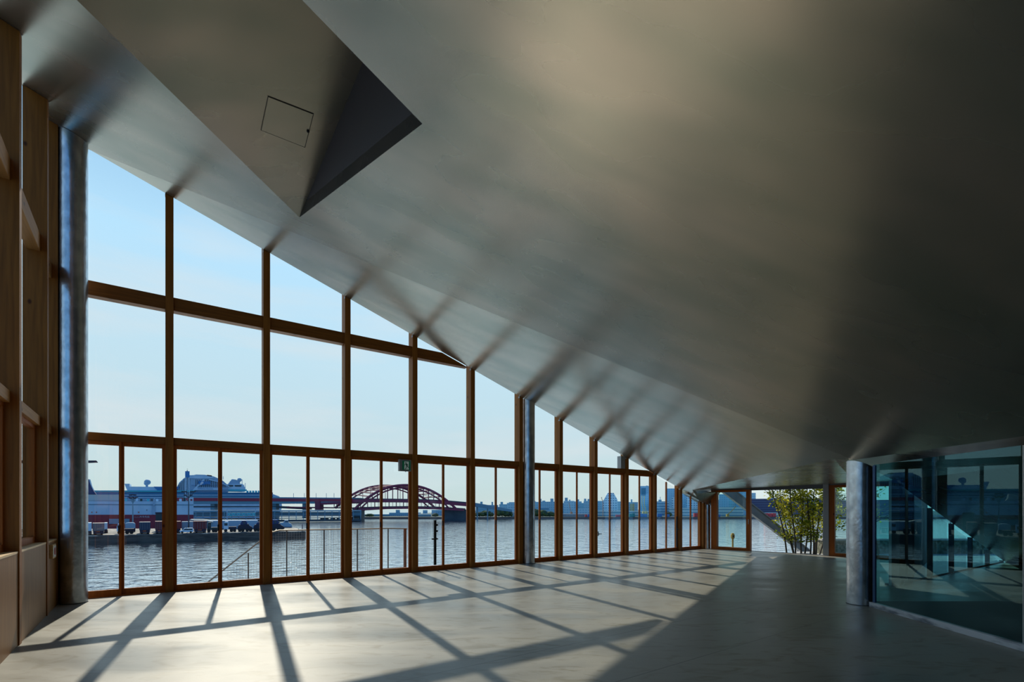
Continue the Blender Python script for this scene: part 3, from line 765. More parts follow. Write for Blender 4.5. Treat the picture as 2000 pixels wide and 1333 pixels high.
def leaf(p):
    if (tbase[0] + p - R0).dot(RO) < 0.4: return
    a = rnd.uniform(0, 2*PI); e_ = rnd.uniform(-0.9, 0.6); L_ = rnd.uniform(0.075, 0.125); w_ = L_*0.30
    d_ = Vector((math.cos(a)*math.cos(e_), math.sin(a)*math.cos(e_), math.sin(e_)))
    s_ = d_.cross(Vector((rnd.uniform(-1, 1), rnd.uniform(-1, 1), rnd.uniform(-0.4, 1)))).normalized()
    leaves.face([p, p+d_*L_*0.35+s_*w_, p+d_*L_, p+d_*L_*0.35-s_*w_])
for k in range(13):
    bx = -0.45 + 1.2*k/12 + rnd.uniform(-0.05, 0.05); by = rnd.uniform(-0.25, 0.3)
    lean = (bx-0.15)*0.75 + rnd.uniform(-0.18, 0.18); ly = rnd.uniform(-0.25, 0.3)
    H = rnd.uniform(2.7, 3.6); pts = []
    for j in range(9):
        f = j/8
        pts.append(Vector((bx + lean*f*1.3 + 0.05*math.sin(f*7+k), by + ly*f + 0.04*math.cos(f*6+k), H*f)))
    stems.tube(pts, 0.028, 6, 0.006)
    for j in range(38):
        f = rnd.uniform(0.14, 1.0); i0 = min(7, int(f*8)); p = pts[i0].lerp(pts[i0+1], f*8-i0)
        a = rnd.uniform(0, 2*PI); ln = rnd.uniform(0.25, 0.75)*(1.1-0.4*f)
        dr = Vector((math.cos(a), math.sin(a)*0.8, rnd.uniform(0.1, 0.9))).normalized()
        e_ = p + dr*ln
        mid_ = p + dr*ln*0.5 + Vector((0, 0, -0.03))
        stems.tube([p, mid_, e_], 0.006, 4, 0.003)
        nl = int(15*(0.4+f*1.1))
        for q_ in range(nl):
            g_ = rnd.uniform(0.25, 1.05); leaf(p.lerp(e_, g_) + Vector((rnd.gauss(0, .06), rnd.gauss(0, .06), rnd.gauss(0, .06))))
stems.build('stems', M['bark'], parent=t); leaves.build('foliage', M['leaf'], parent=t)
tb2 = Vector((12.3, 16.9, -0.15)); tbase[0] = tb2
t = thing('garden_tree', 'thin-branched young tree seen through the framed window beside the right column', 'tree', tb2)
stems = MB(); leaves = MB()
for k in range(5):
    bx = rnd.uniform(-0.4, 0.5); lean = rnd.uniform(-0.7, 0.4); H = rnd.uniform(2.8, 3.5)
    pts = [Vector((bx+lean*j/8, 0.1*math.sin(j+k), H*j/8)) for j in range(9)]
    stems.tube(pts, 0.018, 6, 0.005)
    for j in range(20):
        f = rnd.uniform(0.35, 1.0); i0 = min(7, int(f*8)); p = pts[i0].lerp(pts[i0+1], f*8-i0); a = rnd.uniform(0, 2*PI)
        dr = Vector((math.cos(a), math.sin(a)*0.8, rnd.uniform(0.1, 0.9))).normalized(); e_ = p+dr*rnd.uniform(0.25, 0.7)
        stems.tube([p, e_], 0.005, 4, 0.003)
        for q_ in range(int(9*f)): leaf(p.lerp(e_, rnd.uniform(0.3, 1.05)) + Vector((rnd.gauss(0, .05), rnd.gauss(0, .05), rnd.gauss(0, .05))))
stems.build('stems', M['bark'], parent=t); leaves.build('foliage', M['leaf'], parent=t)

# terrace slab beside the tree, low stone wall, rail posts
M['deck'] = mat('pale_deck', (0.42, 0.42, 0.40), 0.7, noise=((1, 1, 1), (0.34, 0.34, 0.33), 0.4, 0.6))
m = MB(); m.prism([(9.65, 16.45, -0.18), (11.3, 19.2, -0.18), (30, 19.6, -0.18), (30, 9.0, -0.18), (14.2, 13.2, -0.18), (12.4, 13.4, -0.18)], (0, 0, -0.3))
tag(m.build('terrace', M['deck']), 'pale terrace slab outside beneath the tree', 'terrace', kind='structure')
M['stone'] = mat('rubble_stone', (0.20, 0.20, 0.15), 0.9, noise=((9, 9, 9), (0.07, 0.08, 0.05), 0.42, 0.58))
t = thing('garden_wall', 'low rough stone garden wall behind the framed window on the right', 'wall', (11.5, 17.9, -0.18))
m = MB(); m.box((0, 0, 0), (7.5, 0.4, 0.50)); m.build('stones', M['stone'], parent=t)
m = MB(); m.box((-0.05, -0.05, 0.50), (7.55, 0.45, 0.56)); m.build('coping', M['deck'], parent=t)
t = thing('terrace_railing', 'upright-bar terrace railing beyond the low stone wall', 'railing', (11.2, 19.0, -0.18))
m = MB(); m.box((0, 0, 1.36), (8.5, 0.05, 1.42)); m.box((0, 0, 0.38), (8.5, 0.04, 0.42)); m.build('rail', M['steel_plain'], parent=t)
for k in range(9): m = MB(); m.box((k*1.0, 0, 0), (k*1.0+0.06, 0.06, 1.42)); m.build('post', M['steel_plain'], parent=t)
t = thing('stair_handrail', 'set of sloping dark handrails outside the framed window beside the right column', 'handrail', (11.3, 16.3, -0.18))
m = MB()
for dz in (0.0, 0.16, 0.3): m.tube([(0.0, 0.0, 1.0-dz), (2.6, 0.3, 2.3-dz)], 0.016, 6)
m.build('rails', M['steel_dark'], parent=t)
for x in (0.55, 1.0): m = MB(); m.box((x, 0.08, 0), (x+0.04, 0.12, 1.2+x*0.5)); m.build('post', M['steel_plain'], parent=t)
m = MB()
M['yellow'] = mat('ochre_paint', (0.55, 0.28, 0.05), 0.5)
yb = at(1431, 1068, 19.6)
t = thing('bollard_light', 'small ochre bollard light outside the far corner window', 'bollard', (yb.x, yb.y, yb.z))
m.lathe([(0.035, -0.6), (0.035, 0.30), (0.06, 0.32), (0.06, 0.34)], n=12); m.build('stem', M['yellow'], parent=t)
m = MB(); m.lathe([(0.05, 0.34), (0.075, 0.36), (0.078, 0.46), (0.05, 0.53), (0.01, 0.55)], n=12); m.build('cap', M['yellow'], parent=t)
m = MB(); m.ball((0, -0.062, 0.42), 0.035, 10, 1.3); m.build('lens', M['black'], parent=t)

# landing with mesh railing outside the long window wall
t = thing('stair_landing', 'small steel landing outside the doors under the mesh railing', 'landing', W(1.7, 0.26, -0.22), UR)
m = MB(); m.box((0, 0, -0.08), (3.45, 1.25, 0)); m.build('deck', M['steel_dark'], parent=t)
for k in range(7): m = MB(); m.box((-0.28*(k+1), 0, -0.2*(k+1)-0.04), (-0.28*k, 1.25, -0.2*(k+1))); m.build('step', M['steel_dark'], parent=t)
M['rail_metal'] = mat('rail_metal', (0.36, 0.33, 0.27), 0.45, 0.5)
RD = 1.40
t = thing('mesh_railing', 'wire-mesh railing with pale top rail on the landing outside', 'railing', W(1.908, RD, -0.2), UR)
RL = 5.04-1.908
m = MB(); m.tube([(-1.35, 0, 0.12), (-0.12, 0, 1.16), (0.05, 0, 1.205), (RL-0.45, 0, 1.19), (RL, 0, 1.17)], 0.016, 8); m.build('top_rail', M['rail_metal'], parent=t)
def hs(px): k = (px-1000)/F; o2 = A0 + N*RD; return (k*o2.y-o2.x)/(U.x-k*U.y) - 1.908
for px in (485, 560, 633, 698, 758):
    x = hs(px); m = MB(); m.box((x-0.012, -0.012, 0 if x > 0 else -0.6), (x+0.012, 0.012, 1.19 if x > 0 else 1.17+x*0.78)); m.build('post', M['steel_dark'], parent=t)
x = hs(791); m = MB(); m.box((x-0.03, -0.03, 0), (x+0.03, 0.03, 1.18)); m.build('post', mat('rusty_steel', (0.20, 0.07, 0.03), 0.8), parent=t, label='rusty end post')
m = MB()
x_end = hs(748)
x = -0.95
while x < x_end:
    zt_ = 1.17 if x > 0 else 1.14+x*0.78
    m.box((x-0.0016, -0.0016, 0.14 if x > 0 else 0.14+x*0.5), (x+0.0016, 0.0016, zt_)); x += 0.055
z = 0.18
while z < 1.16:
    xs = 0.0 if z > 1.1 else max(-0.95, (z-1.14)/0.78)
    m.box((xs, -0.0016, z-0.0016), (x_end, 0.0016, z+0.0016)); z += 0.055
m.build('wire_mesh', M['rail_metal'], parent=t)
m = MB(); m.tube([(hs(698), 0, 0.10), (hs(748), 0, 0.16), (hs(791), 0, 0.16)], 0.012, 6); m.build('bottom_rail', M['steel_dark'], parent=t)

# ------------------------------------------------------------------ harbour: water and land
WZ = -8.8
def water_mat():
    m = bpy.data.materials.new('harbour_water'); m.use_nodes = True
    t = m.node_tree; p = t.nodes['Principled BSDF']; L = t.links.new
    t.nodes.remove(p); out = t.nodes['Material Output']
    df = t.nodes.new('ShaderNodeBsdfDiffuse'); df.inputs[0].default_value = (0.012, 0.05, 0.075, 1)
    gl = t.nodes.new('ShaderNodeBsdfGlossy'); gl.inputs['Color'].default_value = (0.94, 0.96, 0.98, 1); gl.inputs['Roughness'].default_value = 0.05
    lw = t.nodes.new('ShaderNodeLayerWeight'); lw.inputs['Blend'].default_value = 0.5
    mr = t.nodes.new('ShaderNodeMapRange'); mr.inputs['From Min'].default_value = 0.56; mr.inputs['From Max'].default_value = 0.84; mr.inputs['To Min'].default_value = 0.16; mr.inputs['To Max'].default_value = 1.0
    mx = t.nodes.new('ShaderNodeMixShader')
    L(lw.outputs['Facing'], mr.inputs[0]); L(mr.outputs[0], mx.inputs[0]); L(df.outputs[0], mx.inputs[1]); L(gl.outputs[0], mx.inputs[2]); L(mx.outputs[0], out.inputs[0])
    tc = t.nodes.new('ShaderNodeTexCoord')
    def nz(scale, det, dist=0.0):
        mp = t.nodes.new('ShaderNodeMapping'); mp.inputs['Scale'].default_value = scale
        n = t.nodes.new('ShaderNodeTexNoise'); n.inputs['Scale'].default_value = 1; n.inputs['Detail'].default_value = det; n.inputs['Distortion'].default_value = dist
        L(tc.outputs['Object'], mp.inputs[0]); L(mp.outputs[0], n.inputs['Vector']); return n
    a = nz((0.28, 0.42, 1), 3, 0.5); b = nz((0.9, 1.3, 1), 3, 0.3)
    b1 = t.nodes.new('ShaderNodeBump'); b1.inputs['Strength'].default_value = 0.6; b1.inputs['Distance'].default_value = 0.62
    b2 = t.nodes.new('ShaderNodeBump'); b2.inputs['Strength'].default_value = 0.4; b2.inputs['Distance'].default_value = 0.16
    L(a.outputs[0], b1.inputs['Height']); L(b.outputs[0], b2.inputs['Height']); L(b1.outputs[0], b2.inputs['Normal'])
    for n_ in (gl, lw, df): L(b2.outputs[0], n_.inputs['Normal'])
    return m
m = MB(); m.face([(-3000, -3000, WZ), (3000, -3000, WZ), (3000, 3500, WZ), (-3000, 3500, WZ)])
m.build('harbour_water', water_mat(), kind='structure')
M['quay'] = mat('quay_concrete', (0.075, 0.075, 0.07), 0.9, noise=((0.25, 0.25, 1.2), (0.03, 0.032, 0.032), 0.4, 0.65))
M['quay_top'] = mat('quay_apron', (0.07, 0.075, 0.08), 0.8, noise=((0.35, 0.35, 1), (0.40, 0.36, 0.30), 0.52, 0.60))  # apron darkened for the shadows and vehicles on it, pale patches by noise
QZ = -6.3
def gpx(px, Y, z): return Vector(((px-1000)/F*Y, Y, z))
ql0, ql1 = gpx(-300, 118, QZ), gpx(597, 168, QZ)
qf = [ql0, ql1, gpx(577, 196, QZ), gpx(-300, 176, QZ)]
m = MB(); m.prism([Vector((p.x, p.y, QZ-0.25)) for p in qf], (0, 0, -2.8)); m.build('quay', M['quay'], kind='structure')
m = MB(); m.prism([Vector((p.x, p.y, QZ)) for p in qf], (0, 0, -0.25)); m.build('quay_apron', M['quay_top'], kind='structure')
M['land'] = mat('far_land', (0.05, 0.09, 0.10), 0.9, noise=((0.02, 0.02, 0.1), (0.03, 0.06, 0.04), 0.4, 0.6))
M['seawall'] = mat('far_seawall', (0.09, 0.10, 0.11), 0.9)
m = MB(); m.prism([(-160, 478, WZ+2.0), (1500, 478, WZ+2.0), (1500, 3400, WZ+2.0), (-160, 3400, WZ+2.0)], (0, 0, -2.2)); m.build('far_shore', M['land'], kind='structure')
m = MB(); m.box((-160, 475, WZ-0.2), (1500, 478, WZ+1.4)); m.build('sea_wall', M['seawall'], kind='structure')

# ------------------------------------------------------------------ harbour things
def cmat(name, c, r=0.7, n2=None, sc_=0.3): return mat(name, c, r, noise=((sc_, sc_, sc_), n2, 0.4, 0.6)) if n2 else mat(name, c, r)
H = {'white': cmat('ship_white', (0.40, 0.60, 0.76), 0.5, (0.33, 0.52, 0.70), 0.15), 'blue': cmat('ship_blue', (0.02, 0.17, 0.42)), 'teal': cmat('ship_teal', (0.05, 0.42, 0.52)),  # white carries the blue of its backlit shadow side in the colour
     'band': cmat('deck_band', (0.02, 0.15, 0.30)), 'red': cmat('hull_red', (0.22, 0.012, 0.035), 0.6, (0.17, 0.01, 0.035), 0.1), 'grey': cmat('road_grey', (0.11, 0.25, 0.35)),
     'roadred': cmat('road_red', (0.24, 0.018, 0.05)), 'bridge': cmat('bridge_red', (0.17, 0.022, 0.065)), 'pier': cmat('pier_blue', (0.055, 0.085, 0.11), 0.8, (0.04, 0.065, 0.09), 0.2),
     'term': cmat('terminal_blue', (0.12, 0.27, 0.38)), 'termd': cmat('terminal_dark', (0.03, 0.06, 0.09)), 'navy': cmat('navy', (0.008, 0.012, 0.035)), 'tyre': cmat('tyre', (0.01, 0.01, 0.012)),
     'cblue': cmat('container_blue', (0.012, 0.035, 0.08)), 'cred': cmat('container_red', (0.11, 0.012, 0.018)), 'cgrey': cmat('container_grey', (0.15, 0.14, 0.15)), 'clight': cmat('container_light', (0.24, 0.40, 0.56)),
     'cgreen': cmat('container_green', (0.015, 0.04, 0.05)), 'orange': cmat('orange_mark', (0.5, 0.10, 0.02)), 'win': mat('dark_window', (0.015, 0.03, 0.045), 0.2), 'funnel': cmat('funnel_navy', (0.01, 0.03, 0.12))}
def local_box(m, o, px0, px1, py0, py1, Y, dep):
    a = o.P(px0, py1, Y); b = o.P(px1, py0, Y)
    m.box((a.x, a.y, a.z), (b.x, a.y+dep, b.z)); return m
def local_poly(m, o, pts, Y, dep):
    m.prism([o.P(x, y, Y) for x, y in pts], (0, dep, 0)); return m

# vehicles on the quay
def quayY(px, back=3.0):                   # just behind the quay's front edge
    k = (px-1000)/F; d = ql1-ql0
    s_ = (k*ql0.y-ql0.x)/(d.x-k*d.y); return ql0.y + d.y*s_ + back
def container_truck(px0, px1, ptop, colour, label, group='lorries on the quay', door=True, back=1.4, ln=8.0):
    fr = Fr((px0+px1)/2, quayY((px0+px1)/2, back), QZ); a = fr.P(px0, 1000); b = fr.P(px1, ptop); w = b.x-a.x
    ztop_ = b.z; h0_ = 1.25
    t = thing('container_lorry', label, 'lorry', fr.o, fr.a, group)
    m = MB(); m.box((-w/2, 0, h0_), (w/2, ln, ztop_)); m.build('container', colour, parent=t)
    m = MB(); m.box((-w/2*0.92, 0.1, 0.85), (w/2*0.92, ln+1, h0_)); m.box((-w/2*0.9, -0.1, 0.35), (w/2*0.9, 0.1, 0.9)); m.build('chassis', H['navy'], parent=t)
    for sx in (-1, 1):
        m = MB()
        for yy in (1.0, 2.3): m.tube([(sx*w*0.28-0.25, yy, 0.5), (sx*w*0.28+0.25, yy, 0.5)], 0.5, 12)
        m.build('wheels', H['tyre'], parent=t)
    if door:
        m = MB(); m.box((-w*0.18, -0.13, 0.85), (w*0.12, -0.02, 1.05)); m.build('marker_plate', H['orange'], parent=t)
        m = MB()
        for k in range(5): x = -w/2 + w*(k+0.5)/5; m.box((x-0.04, -0.06, h0_+0.1), (x+0.04, 0, ztop_-0.1))
        m.build('door_bars', H['steelbar'], parent=t)
    return t
H['steelbar'] = cmat('bar_steel', (0.10, 0.12, 0.15))
container_truck(181, 204, 1022.5, H['cgrey'], 'grey-brown box lorry seen from behind, just right of the left column')
container_truck(204, 210, 1022, H['white'], 'sliver of a white box lorry behind the grey-brown one', door=False, back=11)
container_truck(170, 179, 1022, H['white'], 'white lorry partly hidden by the left column', door=False)
container_truck(272, 294, 1020.5, H['cblue'], 'dark blue container lorry with upright door bars')
container_truck(303, 320, 1019, H['cred'], 'dark red container lorry left of the tallest cedar post')
container_truck(345, 353, 1019, H['cred'], 'dark red container lorry right of the tallest cedar post', door=False, back=4.5)
container_truck(378, 404, 1018.5, H['cred'], 'broad dark red container on the quay left of the door mullion')
fr = Fr(313.5, quayY(312, 15), QZ); a_ = fr.P(304, 1019); b_ = fr.P(323, 1004)
t = thing('shipping_container', 'dark green container raised behind the red lorry', 'container', fr.o, fr.a)
m = MB(); m.box((a_.x, 0, 0), (b_.x, 5, b_.z)); m.build('box', H['cgreen'], parent=t)
m = MB(); m.box((a_.x-0.1, -0.1, b_.z), (b_.x, 0.1, b_.z+0.5)); m.build('top_frame', H['navy'], parent=t)
fr = Fr(366.5, quayY(365, 12), QZ); a_ = fr.P(355, 1019.5); b_ = fr.P(377.5, 1019.5)
t = thing('shipping_container', 'pale blue-grey container behind the parked white van', 'container', fr.o, fr.a)
m = MB(); m.box((a_.x, 0, 0), (b_.x, 5, b_.z)); m.build('box', H['clight'], parent=t)
m = MB(); m.box((a_.x, -0.08, b_.z-0.25), (b_.x, 0, b_.z)); m.box((a_.x, -0.08, 0), (a_.x+0.2, 0, b_.z)); m.build('corner_frame', H['term'], parent=t)
def truck_cab(px0, px1, ptop, label, body, cabc, back=4):
    fr = Fr((px0+px1)/2, quayY((px0+px1)/2, back), QZ); a = fr.P(px0, 1000); b = fr.P(px1, ptop); w = b.x-a.x; h = b.z
    t = thing('lorry', label, 'lorry', fr.o + fr.e*a.x, fr.a, 'lorries on the quay')
    m = MB(); m.prism([(0, 0, 0.9), (w*0.36, 0, 0.9), (w*0.36, 0, h), (w*0.08, 0, h), (0, 0, h*0.72)], (0, 2.4, 0)); m.build('cab', cabc, parent=t)
    m = MB(); m.box((w*0.04, -0.03, h*0.6), (w*0.30, 0, h*0.85)); m.build('cab_window', H['win'], parent=t)
    m = MB(); m.box((w*0.38, 0, 0.9), (w, 2.4, h*0.5)); m.build('body', body, parent=t)
    for f in (0.15, 0.6, 0.85):
        m = MB(); m.tube([(w*f, -0.05, 0.5), (w*f, 2.45, 0.5)], 0.5, 12); m.build('wheel', H['tyre'], parent=t)
    return t
truck_cab(228, 262, 1023, 'white cab-fronted lorry with a dark flat body right of the first mullion', H['navy'], H['white'])
fr = Fr(254.5, quayY(254, 14), QZ); b_ = fr.P(264.5, 1021.5); w = b_.x
t = thing('tank_container', 'pale blue tank container with rounded top on the quay', 'tank', fr.o, fr.a)
m = MB(); m.prism([(w*c_, 0, 1.3+(b_.z-1.3)*s_) for c_, s_ in ((-1,0),(1,0),(1,.75),(.8,.93),(.4,1),(-.4,1),(-.8,.93),(-1,.75))], (0, 5, 0)); m.build('tank', H['clight'], parent=t)
m = MB(); m.box((-w, -0.1, 0.2), (w, 5, 1.3)); m.build('chassis', H['navy'], parent=t)
# parked van
fr = Fr(364, quayY(364, 1.2), QZ); a_ = fr.P(351, 1043); b_ = fr.P(378, 1032); w = b_.x-a_.x; h = b_.z
t = thing('van', 'white van parked on the quay edge in front of the containers', 'van', fr.o + fr.e*a_.x, fr.a)
m = MB(); m.prism([(0, 0, 0.35), (w, 0, 0.35), (w, 0, h*0.6), (w*0.95, 0, h), (w*0.35, 0, h), (w*0.2, 0, h*0.62), (0, 0, h*0.5)], (0, 1.8, 0)); m.build('body', H['white'], parent=t)
m = MB(); m.prism([(w*0.24, -0.02, h*0.6), (w*0.92, -0.02, h*0.6), (w*0.9, -0.02, h*0.9), (w*0.38, -0.02, h*0.9)], (0, 0.02, 0)); m.build('side_window', H['win'], parent=t)
for f in (0.18, 0.8): m = MB(); m.tube([(w*f, -0.04, 0.33), (w*f, 1.8, 0.33)], 0.33, 12); m.build('wheel', H['tyre'], parent=t)
truck_cab(405, 425, 1021, 'dark lorry left of the second door mullion', H['cgreen'], H['cgreen'])
truck_cab(437, 462, 1019, 'white-cabbed lorry right of the second door mullion', H['navy'], H['white'])
def crane_truck(px0, px1, ptop, label, col):
    fr = Fr((px0+px1)/2, quayY((px0+px1)/2, 4), QZ); a = fr.P(px0, 1000); b = fr.P(px1, ptop); w = b.x-a.x; h = b.z
    t = thing('mobile_crane', label, 'crane', fr.o + fr.e*a.x, fr.a, 'mobile cranes on the quay')
    m = MB(); m.prism([(0, 0, 0.7), (w, 0, 0.7), (w*0.96, 0, 1.5), (w*0.78, 0, 2.0), (w*0.7, 0, 2.6), (w*0.1, 0, 2.3), (0, 0, 1.6)], (0, 2.6, 0)); m.build('chassis', H['navy'], parent=t)
    m = MB(); m.prism([(w*0.16, 0.3, 2.0), (w*0.66, 0.3, 2.0), (w*0.62, 0.3, h*0.86), (w*0.52, 0.3, h), (w*0.3, 0.3, h), (w*0.2, 0.3, h*0.8)], (0, 2, 0)); m.build('house', col, parent=t)
    m = MB(); m.box((w*0.36, 0.25, h*0.72), (w*0.5, 0.3, h*0.9)); m.build('cab_window', H['win'], parent=t)
    for f in (0.14, 0.34, 0.62, 0.84): m = MB(); m.tube([(w*f, -0.05, 0.55), (w*f, 2.6, 0.55)], 0.55, 12); m.build('wheel', H['tyre'], parent=t)
    return t
H['craneblue'] = cmat('crane_blue', (0.012, 0.03, 0.12))
crane_truck(464, 494, 1017.5, 'round-shouldered dark blue mobile crane left of the second cedar post', H['craneblue'])
crane_truck(495, 522, 1020, 'low dark blue crane half hidden by the second cedar post', H['craneblue'])
crane_truck(524, 556, 1016, 'dark blue crane with hazard stripes right of the second cedar post', H['craneblue'])
# tugboat-like white machine and dark hull at the quay's end
fr = Fr(555, 200, WZ); t = thing('work_boat', 'dark-hulled work boat with a white deckhouse at the end of the quay', 'boat', fr.o, fr.a)
def bw_(m, pts, dep, y0=0): return local_poly(m, fr, pts, y0, dep)
m = MB(); bw_(m, [(535, 1050), (571, 1050), (572.5, 1033), (569, 1030.5), (535, 1029.5)], 7); m.build('hull', H['navy'], parent=t)
m = MB(); bw_(m, [(546, 1030), (571, 1030), (569, 1024), (564, 1022), (563, 1017), (556, 1017), (554, 1021), (547, 1022)], 4, 1.5); m.build('deckhouse', H['clight'], parent=t)
m = MB(); bw_(m, [(557, 1020.5), (563, 1020.5), (562.5, 1018.5), (557, 1018.5)], 0.1, 1.4); m.build('bridge_window', H['win'], parent=t)
# mooring pile
for px, yt, yb_, lab in ((590.5, 1026, 1037, 'thin upright marker pole at the tip of the quay'), (583, 1034, 1040, 'low mooring bollard at the tip of the quay')):
    Y = 169.5; a_ = at(px, yb_, Y); t = thing('mooring_post', lab, 'post', (a_.x, Y, QZ)); m = MB(); m.lathe([(0.16 if px > 585 else 0.3, 0), (0.13, at(px, yt, Y).z-QZ), (0.2, at(px, yt, Y).z-QZ+0.1)], n=10); m.build('shaft', H['navy'], parent=t)

# floodlight masts
def mast(px, ytop, ybase, Y, label, heads, col):
    z0_ = QZ; a_ = at(px, ybase, Y); zt_ = at(px, ytop, Y).z - z0_
    t = thing('floodlight_mast', label, 'mast', (a_.x, Y, z0_), 0, 'floodlight masts on the quay')
    m = MB(); m.tube([(0, 0, 0), (0, 0, zt_)], 0.22, 8, 0.12)
    for dx, dz in heads: m.tube([(0, 0, zt_-2.2), (dx*0.5, 0, zt_-1.2+dz*0.5), (dx, 0, zt_+dz)], 0.07, 5)
    m.build('pole', col, parent=t)
    for dx, dz in heads:
        m = MB(); m.box((dx-0.35, -0.3, zt_+dz-0.15), (dx+0.35, 0.2, zt_+dz+0.18)); m.build('lamp', H['navy'], parent=t)
mast(259.5, 972, 1022, 172, 'floodlight mast with a cluster of black and white lamps in front of the ferry', [(-1.3, 0), (-0.8, .8), (0, .9), (0.8, .8), (1.4, 0), (-0.7, -.3), (0.7, -.3), (0.1, 0)], H['grey'])
mast(368.5, 961, 1035, 160, 'floodlight mast with spread dark lamps beside the lattice tower', [(-1.9, 0), (-0.9, 0), (1.0, 0), (1.9, 0), (-1.1, -1.2), (0.8, -1.2)], H['pier'])

# lattice tower with blue head
fr = Fr(366, 262, WZ); t = thing('lattice_tower', 'white lattice tower with a blue head in front of the cruise ship', 'tower', fr.o, fr.a)
m = MB(); zb0 = fr.P(366, 933).z; zt0 = fr.P(366, 921).z
for sx in (-0.85, 0.85):
    for sy in (0, 1.6): m.box((sx-0.14, sy, 0), (sx+0.14, sy+0.2, zb0))
z = 8.0
while z < zb0-1: m.box((-0.85, 0, z), (0.85, 0.12, z+0.12)); m.tube([(-0.85, 0, z), (0.85, 0, z+1.6)], 0.05, 4); z += 1.6
m.build('lattice', H['white'], parent=t)
m = MB(); m.box((-1.0, -0.1, zb0), (1.0, 1.9, zt0)); m.build('head', H['blue'], parent=t)
m = MB(); m.box((-0.25, 0.3, zt0), (0.15, 0.8, zt0+0.5)); m.tube([(0, 0.5, zt0), (0, 0.5, zt0+1.6)], 0.05, 4); m.build('antenna', H['navy'], parent=t)

# ferry
o = Fr(250, 205, WZ)
t = thing('ferry', 'white and red ferry moored along the left part of the quay', 'ship', o.o, o.a)
m = MB(); local_poly(m, o, [(60, 1006), (378, 1006), (378, 1048), (60, 1048)], 0, 22); m.build('lower_hull', H['red'], parent=t)
m = MB(); local_poly(m, o, [(60, 979), (378, 980), (378, 1006), (60, 1006)], 0, 22); m.build('upper_hull', H['white'], parent=t)
m = MB(); local_poly(m, o, [(60, 966), (233, 967), (235, 975), (238, 979), (60, 979)], 2, 16); m.build('superstructure', cmat('ferry_cream', (0.36, 0.45, 0.47)), parent=t)
m = MB(); local_poly(m, o, [(370, 972), (378, 972), (378, 980), (370, 980)], 0, 3); m.build('bow_bulwark', H['white'], parent=t)
m = MB(); local_box(m, o, 372, 375.5, 975.5, 978.8, -0.15, 0.1); m.build('red_emblem', H['red'], parent=t)
m = MB(); local_poly(m, o, [(150, 966), (188, 966), (183, 960), (178, 950), (174, 937), (150, 930)], 5, 8); m.build('funnel', H['funnel'], parent=t)
m = MB(); local_poly(m, o, [(174, 937), (176.5, 937), (180, 950), (184, 958), (181, 956), (176, 945)], 4.9, 0.1); m.build('funnel_stripe', H['white'], parent=t)
m = MB()
local_poly(m, o, [(213, 1014), (253, 1014), (253, 1024), (213, 1024)], -0.3, 0.3); m.build('loading_door', H['term'], parent=t)
for px in (179.5, 188.5, 271): m = MB(); local_box(m, o, px-0.9, px+0.9, 1000, 1002.5, -0.2, 0.2); m.build('rust_mark', H['orange'], parent=t)
for px in (234, 287): m = MB(); local_box(m, o, px-0.6, px+0.6, 996, 998, -0.2, 0.2); m.build('porthole', H['navy'], parent=t)
m = MB(); local_box(m, o, 60, 378, 986, 986.6, -0.1, 0.1); m.build('hull_seam', H['grey'], parent=t)
rnd = random.Random(11)
for k in range(12):
    px = 246 + k*10.6 + rnd.uniform(-3, 3)
    if 318 < px < 344: continue
    m = MB(); local_box(m, o, px-2.2, px+2.2, 974+rnd.uniform(-1, 2), 979.6, 3, 2)
    m.build('deck_gear', (H['teal'], H['pier'], H['white'], H['cgreen'])[k % 4], parent=t)
m = MB(); local_poly(m, o, [(299, 988), (302, 988), (304, 976), (302, 973.5), (300, 976)], -1, 1); local_box(m, o, 297, 304, 988, 1006, -0.4, 0.4); m.build('davit', H['clight'], parent=t)
def text(s_, px, py, hpx, dy, parent, o, mt, name='lettering', sx=1.0):
    cu = bpy.data.curves.new(name, 'FONT'); cu.body = s_; cu.size = hpx/F*o.o.y; cu.extrude = 0.02; cu.align_x = 'LEFT'
    tmp = bpy.data.objects.new(name, cu); COL.objects.link(tmp)
    bpy.context.view_layer.update()
    me = bpy.data.meshes.new_from_object(tmp.evaluated_get(bpy.context.evaluated_depsgraph_get()))
    COL.objects.unlink(tmp); bpy.data.objects.remove(tmp)
    ob = bpy.data.objects.new(name, me); COL.objects.link(ob); me.materials.clear(); me.materials.append(mt); ob.parent = parent
    ob.location = o.P(px, py, dy); ob.rotation_euler = (PI/2, 0, 0); ob.scale = (sx, 1, 1); return ob
H['letter'] = mat('lettering_white', (0.55, 0.62, 0.72), 0.6)
text('フェリー', 262, 1011.6, 2.2, -0.15, t, o, H['letter'])
text('六令丸位', 272.5, 1011.6, 4.0, -0.15, t, o, H['letter'])
text('FERRY  MARU', 266, 1014.4, 1.6, -0.15, t, o, H['letter']) if False else None

# dark boom end left of everything
o = Fr(120, 60, at(60, 904, 60).z); t = thing('boom_tip', 'dark horizontal boom tip poking out beside the left column', 'boom', o.o, o.a)
m = MB(); local_poly(m, o, [(20, 899.5), (188, 900), (191.5, 903.7), (174, 904.5), (20, 905)], 0, 0.6); m.build('boom', H['navy'], parent=t)
m = MB(); m.tube([(-3, 0.3, 0), (-3, 0.3, WZ-o.o.z)], 0.3, 8); m.build('mast', H['navy'], parent=t)

